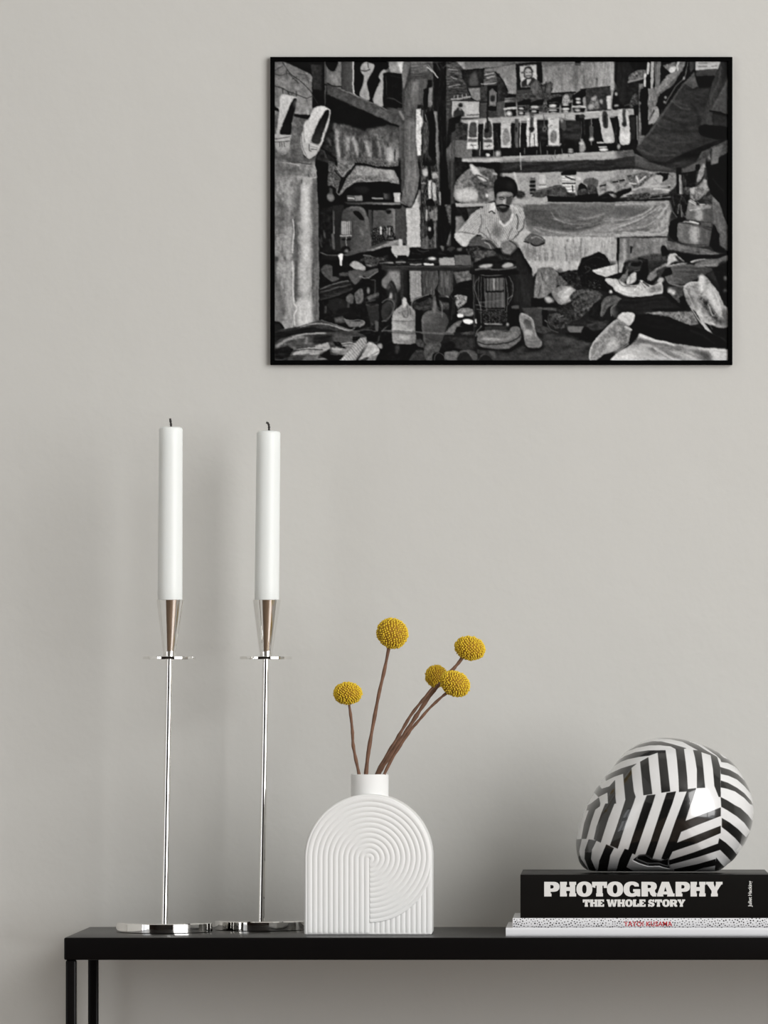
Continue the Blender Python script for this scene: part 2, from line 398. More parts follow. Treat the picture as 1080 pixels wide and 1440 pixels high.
# speckles of the middle book: little printed dots lying on its spine
rng = random.Random(7); bm = bmesh.new(); pts = []
hw = (bxp(1094)-bxp(721))/2; hh = Z2-Z1
tries = 0
while len(pts) < 640 and tries < 60000:
    tries += 1; x = rng.uniform(-hw+.001, hw-.001); z = rng.uniform(.0006, hh-.0006)
    px = VPX+(x+bdx-CX)*sb
    if 873 < px < 948 and rng.random() < (.93 if 1.5 < (Z2-(bdz+z))*sb-3 < 9 else .3): continue
    if all((x-a)**2+(z-b)**2 > .00215**2 for a, b, _ in pts): pts.append((x, z, rng.choice((.0005, .00063, .0008))))
for x, z, r in pts:
    q = z/hh*2-1; y = -.15/2-.0012*(1-q**4)-.00008
    vs = [bm.verts.new((x+r*math.cos(2*PI*k/7)*rng.uniform(.8, 1.2), y, z+r*math.sin(2*PI*k/7)*rng.uniform(.8, 1.2))) for k in range(7)]
    bm.faces.new(vs)
bmesh.ops.recalc_face_normals(bm, faces=bm.faces)
o = obj('speckle_print', bm, M_DOT, bd); o['kind'] = 'stuff'; o['label'] = 'black ink speckles'

def text_mesh(txt, size, offset=0.0, extrude=.00008, spacing=1.0):
    c = bpy.data.curves.new('t', 'FONT'); c.body = txt; c.size = size; c.offset = offset; c.extrude = extrude; c.space_character = spacing
    c.resolution_u = 3
    o = bpy.data.objects.new('t', c); COL.objects.link(o)
    bpy.context.view_layer.update()
    me = bpy.data.meshes.new_from_object(o.evaluated_get(bpy.context.evaluated_depsgraph_get()))
    bpy.data.objects.remove(o); return me
def place_text(name, me, m, parent, origin, x0, x1, z0, z1, y, rot=False):
    co = np.zeros(len(me.vertices)*3); me.vertices.foreach_get('co', co); co = co.reshape(-1, 3)
    a = co.copy()
    if rot: a = np.stack([-co[:, 1], co[:, 0], co[:, 2]], -1)
    mn, mx = a.min(0), a.max(0)
    X = x0+(a[:, 0]-mn[0])/(mx[0]-mn[0])*(x1-x0); Zc = z0+(a[:, 1]-mn[1])/(mx[1]-mn[1])*(z1-z0)
    P = np.stack([X-origin[0], y-a[:, 2]-origin[1], Zc-origin[2]], -1)
    me.vertices.foreach_set('co', P.astype(np.float32).ravel()); me.update()
    return link(name, me, m, parent)

# heavy grotesque capitals of the big title, drawn as closed outlines (units: cap height 100)
def ell(cx, cy, rx, ry, a0=0, a1=360, n=28, e=2.35):
    P = []
    for k in range(n+1):
        a = math.radians(a0+(a1-a0)*k/n); c, s_ = math.cos(a), math.sin(a)
        P.append((cx+rx*math.copysign(abs(c)**(2/e), c), cy+ry*math.copysign(abs(s_)**(2/e), s_)))
    return P
def G_P(): return [[(0, 0), (0, 100), (62, 100)]+ell(62, 66, 43, 34, 90, -90, 16)+[(44, 32), (44, 20), (50, 20), (50, 0)], [(42, 78)]+ell(50, 66, 15, 12, 90, -90, 10)+[(42, 54)]]
def G_R(): return [[(0, 0), (0, 100), (64, 100)]+ell(64, 69, 40, 31, 90, -50, 14)+[(92, 36), (96, 24), (106, 22), (106, 0), (76, 0), (62, 12), (54, 34), (44, 34), (44, 0)], [(42, 79)]+ell(50, 68, 15, 11, 90, -90, 10)+[(42, 57)]]
def G_H(): return [[(0, 0), (0, 100), (46, 100), (46, 79), (42, 79), (42, 64), (66, 64), (66, 79), (62, 79), (62, 100), (108, 100), (108, 79), (102, 79), (102, 21), (108, 21), (108, 0), (62, 0), (62, 21), (66, 21), (66, 38), (42, 38), (42, 21), (46, 21), (46, 0)]]
def G_O(): return [ell(54, 50, 54, 52), ell(54, 50, 15, 30, n=20)]
def G_T(): return [[(28, 0), (28, 22), (32, 22), (32, 74), (24, 74), (22, 58), (0, 58), (0, 100), (104, 100), (104, 58), (82, 58), (80, 74), (72, 74), (72, 22), (76, 22), (76, 0)]]
def G_G():
    o_ = ell(54, 50, 54, 52, 38, 300, 30); i_ = ell(56, 50, 18, 29, 290, 50, 16)
    return [[(100, 68)]+o_+[(82, 8), (92, 0), (108, 0), (108, 50), (62, 50), (62, 32), (72, 32)]+[(70, 26)]+i_+[(72, 68)]]
def G_A(): return [[(0, 0), (0, 20), (8, 20), (36, 100), (82, 100), (110, 20), (118, 20), (118, 0), (70, 0), (72, 14), (44, 14), (46, 0)], [(50, 34), (68, 34), (59, 66)]]
def G_Y(): return [[(34, 0), (34, 20), (38, 20), (38, 38), (8, 82), (0, 82), (0, 100), (52, 100), (52, 84), (60, 62), (68, 84), (66, 100), (112, 100), (112, 82), (104, 82), (76, 38), (76, 20), (80, 20), (80, 0)]]
def G_E(): return [[(0, 0), (0, 100), (90, 100), (90, 66), (70, 66), (68, 78), (44, 78), (44, 61), (64, 61), (64, 39), (44, 39), (44, 22), (70, 22), (72, 36), (92, 36), (92, 0)]]
def G_W(): return [[(30, 0), (8, 80), (0, 80), (0, 100), (48, 100), (48, 80), (46, 78), (54, 42), (66, 100), (96, 100), (108, 42), (116, 78), (112, 80), (112, 100), (156, 100), (156, 80), (148, 80), (128, 0), (92, 0), (79, 50), (68, 0)]]
def G_L(): return [[(0, 0), (0, 100), (50, 100), (50, 80), (44, 80), (44, 24), (64, 24), (66, 44), (90, 44), (90, 0)]]
def G_S(): return [[(0, 0), (0, 36), (24, 36), (34, 24), (52, 21), (58, 27), (50, 35), (24, 41), (6, 52), (1, 70), (10, 92), (36, 102), (58, 98), (64, 92), (70, 100), (90, 100), (90, 66), (68, 66), (56, 78), (40, 79), (37, 72), (46, 65), (72, 58), (90, 46), (95, 28), (84, 6), (56, -2), (34, 2), (26, 9), (20, 0)]]
def word_mesh(items, z0, z1, y, origin):
    """items: (glyph, x0, x1) in world metres"""
    c = bpy.data.curves.new('w', 'CURVE'); c.dimensions = '2D'; c.fill_mode = 'BOTH'; c.extrude = .00008
    for g, x0, x1 in items:
        G = g(); xs = [p[0] for p in G[0]]; a, b = min(xs), max(xs)
        for ring in G:
            sp = c.splines.new('POLY'); sp.points.add(len(ring)-1); sp.use_cyclic_u = True
            for i, (px, py) in enumerate(ring): sp.points[i].co = (x0+(px-a)/(b-a)*(x1-x0), z0+py/100*(z1-z0), 0, 1)
    o = bpy.data.objects.new('w', c); COL.objects.link(o); bpy.context.view_layer.update()
    me = bpy.data.meshes.new_from_object(o.evaluated_get(bpy.context.evaluated_depsgraph_get()))
    bpy.data.objects.remove(o)
    co = np.zeros(len(me.vertices)*3); me.vertices.foreach_get('co', co); co = co.reshape(-1, 3)
    P = np.stack([co[:, 0]-origin[0], y-co[:, 2]-origin[1], co[:, 1]-origin[2]], -1)
    me.vertices.foreach_set('co', P.astype(np.float32).ravel()); me.update(); return me
YS = BY-.0014
ORG = (bbx, bby, bbz)
T1 = [(G_P, 765.3, 786.8), (G_H, 787.6, 810.2), (G_O, 810.6, 833), (G_T, 832.6, 853.6), (G_O, 853.5, 876.4), (G_G, 876.9, 900.3),
      (G_R, 902, 924), (G_A, 922.8, 948.6), (G_P, 950, 970.3), (G_H, 971, 992.2), (G_Y, 992.8, 1016)]
me = word_mesh([(g, bxp(a), bxp(b)) for g, a, b in T1], bz(1260.6), bz(1240.0), YS, ORG)
link('title_lettering', me, M_TITLE, bb)['label'] = 'large white capitals reading PHOTOGRAPHY'
gl = [G_T, G_H, G_E, None, G_W, G_H, G_O, G_L, G_E, None, G_S, G_T, G_O, G_R, G_Y]
wid = []
for g in gl:
    if g is None: wid.append(28)
    else: xs = [p[0] for p in g()[0]]; wid.append(max(xs)-min(xs))
gap = 3.5; tot = sum(wid)+gap*(len(wid)-1); x = 819.5; k = (963.5-819.5)/tot; it = []
for g, w_ in zip(gl, wid):
    if g: it.append((g, bxp(x), bxp(x+w_*k)))
    x += (w_+gap)*k
me = word_mesh(it, bz(1275.0), bz(1264.8), YS, ORG)
link('subtitle_lettering', me, M_TITLE, bb)['label'] = 'smaller white capitals reading THE WHOLE STORY'
place_text('author_lettering', text_mesh('Juliet Hacking', 1.0, .02), M_TITLE, bb, ORG, bxp(1052.0), bxp(1058.6), bz(1275.2), bz(1238.8), YS, True)['label'] = 'tiny white vertical author name'
place_text('red_lettering', text_mesh('YAYOI KUSAMA', 1.0, .012, spacing=1.1), M_RED, bd, (bdx, bdy, bdz), bxp(877.5), bxp(945.2), bz(1302.6), bz(1295.6), YS)['label'] = 'small red capitals'

# ---- painter: turns the shape list into a grey map of the framed photograph ----
PW, PH = 638, 421
def _noise(h, w, cell, rng, sx=1.0, sy=1.0):
    ch, cw = max(1.0, cell*sy), max(1.0, cell*sx)
    gh, gw = int(h/ch)+3, int(w/cw)+3
    g = rng.random((gh, gw))*2-1
    y = np.arange(h)/ch; x = np.arange(w)/cw
    iy = y.astype(int); ix = x.astype(int)
    fy = (y-iy)[:, None]; fx = (x-ix)[None]
    fy = fy*fy*(3-2*fy); fx = fx*fx*(3-2*fx)
    a = g[iy][:, ix]; b = g[iy][:, ix+1]; c = g[iy+1][:, ix]; d = g[iy+1][:, ix+1]
    return (a*(1-fx)+b*fx)*(1-fy)+(c*(1-fx)+d*fx)*fy
def _blur(m, s):
    if s <= 0: return m
    r = max(1, int(s*2.5)); k = np.exp(-(np.arange(-r, r+1)/s)**2/2); k /= k.sum()
    p = np.pad(m, ((r, r), (0, 0)), mode='edge')
    m = sum(k[i]*p[i:i+m.shape[0]] for i in range(2*r+1))
    p = np.pad(m, ((0, 0), (r, r)), mode='edge')
    return sum(k[i]*p[:, i:i+m.shape[1]] for i in range(2*r+1))
def _smooth(p, closed, n=6):
    p = np.array(p); N = len(p); out = []
    if N < 3: return p
    for i in range(N if closed else N-1):
        if closed: a, b, c, d = p[i-1], p[i], p[(i+1) % N], p[(i+2) % N]
        else: a, b, c, d = p[max(i-1, 0)], p[i], p[i+1], p[min(i+2, N-1)]
        for t in np.arange(n)/n:
            out.append(.5*((2*b)+(c-a)*t+(2*a-5*b+4*c-d)*t*t+(3*b-a-3*c+d)*t**3))
    if not closed: out.append(p[-1])
    return np.array(out)
TILES = {}
for _i, _c in enumerate('ABCDEFGHIJKL'):
    TILES[_c] = ((380, 540, 700, 860)[_i % 4], (80, 220, 365)[_i//4])
XB = [386, 545, 705, 865, 1024]; YB = [86, 225, 367, 507]
def paint(text, seed=3, base=None):
    SS = 2; K = SS/6.353 if base is None else SS/4.909
    rng = np.random.default_rng(seed)
    out = np.zeros((PH*SS, PW*SS)) if base is None else base
    tid = None; CV = {}; soft = False
    H, W = (150*SS, 170*SS) if base is None else (180*SS, 220*SS)
    cv = None
    if base is not None: cv = out[120*SS:300*SS, 200*SS:420*SS]
    text, _, close = text.partition('\nM\n')
    for ln in text.strip().splitlines():
        ln = ln.strip()
        if not ln or ln[0] == '#': continue
        if ln == 'SOFT': soft = True; continue
        if len(ln) == 1:
            tid = ln; cv = CV.setdefault(tid, np.zeros((H, W))); continue
        hd, pt = ln.split('|')
        t = hd.split(); kind = t[0]; val = float(t[1])
        o = {}
        for q in t[2:]: o[q[0]] = q[1:]
        for grp in pt.split(';'):
            P = [tuple(float(v)*K for v in q.split(',')) for q in grp.split()]
            feather = float(o.get('b', .7))*SS
            if kind in 'LC': feather = feather*.55+(.45*SS if soft else 0)
            pad = feather*3+3
            if kind == 'E':
                (cx, cy), (rx, ry) = P[0], P[1]
                bb = (cx-max(rx, ry), cy-max(rx, ry), cx+max(rx, ry), cy+max(rx, ry))
                ang = math.radians(float(o.get('r', 0)))
            else:
                if kind in 'SC': P = _smooth(P, kind == 'S')
                P = np.array(P); bb = (P[:, 0].min(), P[:, 1].min(), P[:, 0].max(), P[:, 1].max())
            lw = float(o.get('w', 8))*K
            if kind in 'LC': pad += lw
            x0 = int(max(0, bb[0]-pad)); y0 = int(max(0, bb[1]-pad)); x1 = int(min(W, bb[2]+pad+1)); y1 = int(min(H, bb[3]+pad+1))
            if x1 <= x0 or y1 <= y0: continue
            yy, xx = np.mgrid[y0:y1, x0:x1]+.5
            if kind == 'E':
                dx, dy = xx-cx, yy-cy; c, s = math.cos(ang), math.sin(ang)
                m = ((dx*c+dy*s)/rx)**2+((dy*c-dx*s)/ry)**2 < 1
                m = m.astype(float)
            elif kind in 'PS':
                m = np.zeros(xx.shape, bool); q = np.roll(P, 1, 0)
                for (ax, ay), (bx, by) in zip(P, q):
                    if ay == by: continue
                    m ^= ((ay > yy) != (by > yy)) & (xx < (bx-ax)*(yy-ay)/(by-ay)+ax)
                m = m.astype(float)
            else:
                d = np.full(xx.shape, 1e9)
                for (ax, ay), (bx, by) in zip(P[:-1], P[1:]):
                    ex, ey = bx-ax, by-ay; L = ex*ex+ey*ey+1e-9
                    u = np.clip(((xx-ax)*ex+(yy-ay)*ey)/L, 0, 1)
                    d = np.minimum(d, np.hypot(xx-ax-u*ex, yy-ay-u*ey))
                m = np.clip(lw/2-d+.5, 0, 1)
            m = _blur(m, feather)
            c = np.full(xx.shape, val)
            if 'v' in o: c = val+(float(o['v'])-val)*np.clip((yy-bb[1])/(bb[3]-bb[1]), 0, 1)
            if 'h' in o: c = val+(float(o['h'])-val)*np.clip((xx-bb[0])/(bb[2]-bb[0]), 0, 1)
            if 'n' in o:   # n amp,cell,sx,sy
                a = [float(v) for v in o['n'].split(',')]+[]
                amp = a[0]; cell = a[1] if len(a) > 1 else 10; sx = a[2] if len(a) > 2 else 1; sy = a[3] if len(a) > 3 else 1
                nz = _noise(*xx.shape, cell, rng, sx, sy)+.6*_noise(*xx.shape, cell*.45, rng, sx, sy)+.35*_noise(*xx.shape, max(1.5, cell*.2), rng)
                c = c+(amp if amp < 25 else 25+(amp-25)*.4)*nz
            if 's' in o:   # stripes: period, angle, amp
                p_, a_, m_ = [float(v) for v in o['s'].split(',')]
                a_ = math.radians(a_); ph = ((xx-bb[0])*math.cos(a_)+(yy-bb[1])*math.sin(a_))/(p_*K)*2*math.pi
                c = c+m_*np.sin(ph)
            m = m*float(o.get('a', (.42 if soft else .85) if kind in 'LC' else 1))
            R = cv[y0:y1, x0:x1]; R[:] = R*(1-m)+np.clip(c, 0, 255)*m
    if base is not None: return out
    wt = np.zeros_like(out)+1e-9
    for tid, cv in CV.items():            # neighbouring views are cross-faded where they meet
        i = 'ABCDEFGHIJKL'.index(tid); ox, oy = TILES[tid]
        lx, hx = (-9e9 if i % 4 == 0 else XB[i % 4]), (9e9 if i % 4 == 3 else XB[i % 4+1])
        ly, hy = (-9e9 if i < 4 else YB[i//4]), (9e9 if i > 7 else YB[i//4+1])
        x0, x1 = max(ox, 386), min(ox+170, 1024); y0, y1 = max(oy, 86), min(oy+150, 507)
        X = (np.arange((x1-x0)*SS)+.5)/SS+x0; Y = (np.arange((y1-y0)*SS)+.5)/SS+y0
        wx = np.clip((X-lx)/8+.5, 0, 1)*np.clip((hx-X)/8+.5, 0, 1)
        ey = lambda e: 8 if e == 225 else 4
        wy = np.clip((Y-ly)/ey(ly)+.5, 0, 1)*np.clip((hy-Y)/ey(hy)+.5, 0, 1)
        w_ = wy[:, None]*wx[None]
        S_ = np.s_[(y0-86)*SS:(y1-86)*SS, (x0-386)*SS:(x1-386)*SS]
        out[S_] += w_*cv[(y0-oy)*SS:(y1-oy)*SS, (x0-ox)*SS:(x1-ox)*SS]; wt[S_] += w_
    out /= wt
    if close: paint(close, 5, out)
    hh, ww = out.shape                    # ragged, hand-worn edges: a small wobble of the whole drawing
    dx = .9*_noise(hh, ww, 22, rng)+.55*_noise(hh, ww, 7, rng); dy = .9*_noise(hh, ww, 22, rng)+.55*_noise(hh, ww, 7, rng)
    Yq, Xq = np.mgrid[0:hh, 0:ww]
    out = out[np.clip(np.rint(Yq+dy), 0, hh-1).astype(int), np.clip(np.rint(Xq+dx), 0, ww-1).astype(int)]
    g = _blur(out.reshape(PH, SS, PW, SS).mean((1, 3)), .45)
    f = _noise(PH, PW, 3, rng)*.6+_noise(PH, PW, 1.6, rng)*.5
    g = g*(1+.10*f)+1.5*f
    g = g+.25*(g-_blur(g, 3))+.22*(g-_blur(g, 14))-2
    g = np.where(g > 165, 165+(g-165)*.68, g)
    return np.clip(g, 0, 255)

# ------------------------------------------------------------------ striped helmet
HY = .108; sh = F/(D+HY)
OUT = [(75, 600), (76, 650), (86, 700), (105, 735), (135, 757), (180, 764), (300, 765), (500, 766), (700, 766), (800, 765), (838, 752), (868, 728), (905, 697), (945, 640), (968, 600), (990, 545), (1000, 500),
       (1005, 440), (995, 370), (965, 300), (920, 225), (860, 165), (800, 130), (720, 95), (640, 74), (560, 65), (480, 70), (400, 97), (330, 142), (262, 225), (200, 300), (150, 380), (110, 455), (88, 530)]
P = [(790+x/3.724, 1020+y/3.724) for x, y in OUT]
def closed_spline(P, n):
    P = np.array(P); N = len(P); R = []
    for i in range(N):
        a, b, c, d = P[i-1], P[i], P[(i+1) % N], P[(i+2) % N]
        for k in range(n):
            t = k/n; R.append(.5*((2*b)+(c-a)*t+(2*a-5*b+4*c-d)*t*t+(3*b-a-3*c+d)*t**3))
    return np.array(R)
R = closed_spline(P, 30); seg = np.linalg.norm(np.roll(R, -1, 0)-R, axis=1); cum = np.concatenate([[0], np.cumsum(seg)])
NU = 1000; q = np.linspace(0, cum[-1], NU, endpoint=False)
R = np.stack([np.interp(q, cum, np.append(R[:, i], R[0, i])) for i in (0, 1)], -1)
hx, hz = CX+(R[:, 0]-VPX)/sh, H-(R[:, 1]-HOR)/sh
hz = np.maximum(hz, Z3+.0002)             # it rests on the book
cx, cz = CX+(945-VPX)/sh, H-(1140-HOR)/sh
NVF, NVB = 230, 60
phi = np.concatenate([np.linspace(0, PI/2, NVF), np.linspace(PI/2, PI, NVB)[1:]])
tt = np.sin(phi)**.93; yy = -np.cos(phi)
DEP = .078
X = cx+(hx[None]-cx)*tt[:, None]; Z = cz+(hz[None]-cz)*tt[:, None]
Y = HY+DEP*yy[:, None]*(1+0*X)
# stripe tracing: black patches of the lacquer, in the columns and rows of enlarged views of the photo
SYS = {'a': (800, 1030), 'b': (930, 1030), 'c': (800, 1130), 'd': (930, 1130)}
PATCH = '''
b440,135 b540,175 b620,220 b670,270 b750,305 b820,345 b870,400 b915,465 b870,440 b800,370 b720,330 b650,320 b640,290 b600,250 b530,200
b640,375 b740,405 b830,455 b910,530 b972,622 b960,650 b900,580 b820,510 b730,470 b645,450
b645,520 b720,545 b820,600 b900,660 b970,740 b995,790 b960,775 b900,710 b800,640 b710,610 b645,597
b643,700 b720,740 b800,790 d860,50 d940,125 d995,200 d965,298 d900,210 d820,140 d720,75 d650,35
d655,155 d740,205 d830,275 d920,368 d970,295 d990,330 d940,430 d890,477 d800,375 d720,305 d655,255
d628,375 d700,425 d770,490 d828,568 d765,632 d700,565 d640,505 d610,495 d615,430
d595,585 d640,640 d682,690 d610,745 d580,720 d588,650
d262,188 d645,42 d645,135 d400,230 d215,308
d170,425 d645,240 d645,320 d390,430 d120,522
d75,618 d350,530 d610,435 d640,470 d630,505 d400,580 d250,622 d90,665
d140,712 d400,655 d590,600 d590,672 d450,700 d300,745 d140,745
b285,615 b377,603 b350,700 d315,20 d262,188 d215,308 d170,425 d120,525 d75,615 d0,600 d10,570 d90,370 d160,170 d225,0
a962,205 a1048,192 b60,300 b80,480 b97,640 b0,655 a990,500 a975,350
b155,180 b245,178 b265,330 b280,480 b287,612 b285,640 b192,646 b185,480 b170,300
b345,190 b405,195 b435,215 b450,330 b475,600 b385,603 b385,400 b365,270
b535,245 b605,265 b640,380 b645,700 b622,700 b575,580 b560,400
a630,205 a760,130 a900,95 b0,98 b130,130 b272,172 b240,180 b155,180 b100,150 b0,140 a1000,137 a870,140 a740,165 a640,202
b-70,62 b0,55 b100,60 b180,68 b270,85 b400,140 b500,205 b600,262 b540,248 b430,212 b345,165 b230,100 b100,72 b0,66
a530,310 a600,260 a720,215 a860,195 a1048,193 a960,220 a870,252 a760,265 a640,290 a560,320 a495,362
a395,475 a460,440 a570,390 a735,338 a678,385 a688,500 a705,640 a725,702 a700,715 a612,725 a600,600 a588,448 a490,480 a400,525
a772,318 a862,268 a875,420 a905,668 a808,682 a790,500
a330,575 a355,612 a440,585 a500,515 a505,700 a512,771 c495,0 c395,0 a425,771 a418,650 a320,700 a270,645
a325,705 a340,771 c335,30 c280,70 c190,75 c205,20 a240,771
c215,75 c290,55 c240,200 c190,382 c135,382 c165,220
c395,0 c495,0 c430,160 c345,425 c270,388 c300,250 c350,110
a615,720 a722,702 c700,0 c620,210 c530,490 c445,455 c515,260 c600,0
a845,682 a940,672 c910,0 c830,230 c718,555 c640,515 c700,330 c810,0
b57,655 b160,638 b120,771 c1085,100 c1000,320 c905,605 c828,560 c890,400 c1020,0
c60,390 c140,385 c110,520 c130,600 c200,700 c215,745 c150,720 c80,640 c50,480
c215,388 c300,402 c250,500 c240,600 c300,745 c230,745 c170,600 c175,500
c405,442 c490,482 c450,560 c410,760 c310,760 c330,620
c605,490 c700,520 c680,560 c625,690 c720,745 c505,760 c550,600
c695,612 c760,562 c830,555 c905,602 c1000,618 c1080,598 d80,660 d95,705 d20,690 c980,675 c860,678 c760,645
'''
K = 5; ox, oy = 795, 1025; Wm, Hm = 275*K, 215*K
mask = np.zeros((Hm, Wm), bool); gap = None
gy, gx = np.mgrid[0:Hm, 0:Wm]; gx = ox+(gx+.5)/K; gy = oy+(gy+.5)/K
for ln in PATCH.strip().splitlines():
    q = []
    for w_ in ln.split():
        o_ = SYS[w_[0]]; a_, b_ = w_[1:].split(','); q.append((o_[0]+float(a_)/7.714, o_[1]+float(b_)/7.714))
    mm = np.zeros_like(mask)
    for (ax_, ay_), (bx_, by_) in zip(q, q[1:]+q[:1]):
        if ay_ != by_: mm ^= ((ay_ > gy) != (by_ > gy)) & (gx < (bx_-ax_)*(gy-ay_)/(by_-ay_)+ax_)
    mask |= mm; gap = mm                  # the last patch is the dark slot at the bottom
def sample(img, px, py):
    fx = np.clip((px-ox)*K-.5, 0, Wm-1.001); fy = np.clip((py-oy)*K-.5, 0, Hm-1.001)
    ix, iy = fx.astype(int), fy.astype(int); fx -= ix; fy -= iy
    return (img[iy, ix]*(1-fx)+img[iy, ix+1]*fx)*(1-fy)+(img[iy+1, ix]*(1-fx)+img[iy+1, ix+1]*fx)*fy
Yf = HY-DEP*np.abs(yy)[:, None]*(1+0*X)   # the far half repeats the near half's pattern
kk = F/(D+Yf); PX = VPX+(X-CX)*kk; PY = HOR-(Z-H)*kk
ink = sample(_blur(mask.astype(float), 1.2), PX, PY)
slot = sample(_blur(gap.astype(float), 3.0), PX, PY)*(yy[:, None] < 0)
Y = Y+slot*.006
V = np.stack([X, Y, Z], -1); org = np.array([cx, HY, Z3]); V -= org
me = grid_mesh('striped_helmet', V, NU, V.shape[0], True)
g = .875-(.875-.085)*np.clip(ink, 0, 1)
paint_mesh(me, g.ravel())
me.flip_normals()
hel = link('striped_helmet', me, M_STRIPE, None, True); hel.location = org.tolist()
hel['label'] = 'glossy helmet ornament with black and white zigzag stripes on the black book'; hel['category'] = 'ornament'

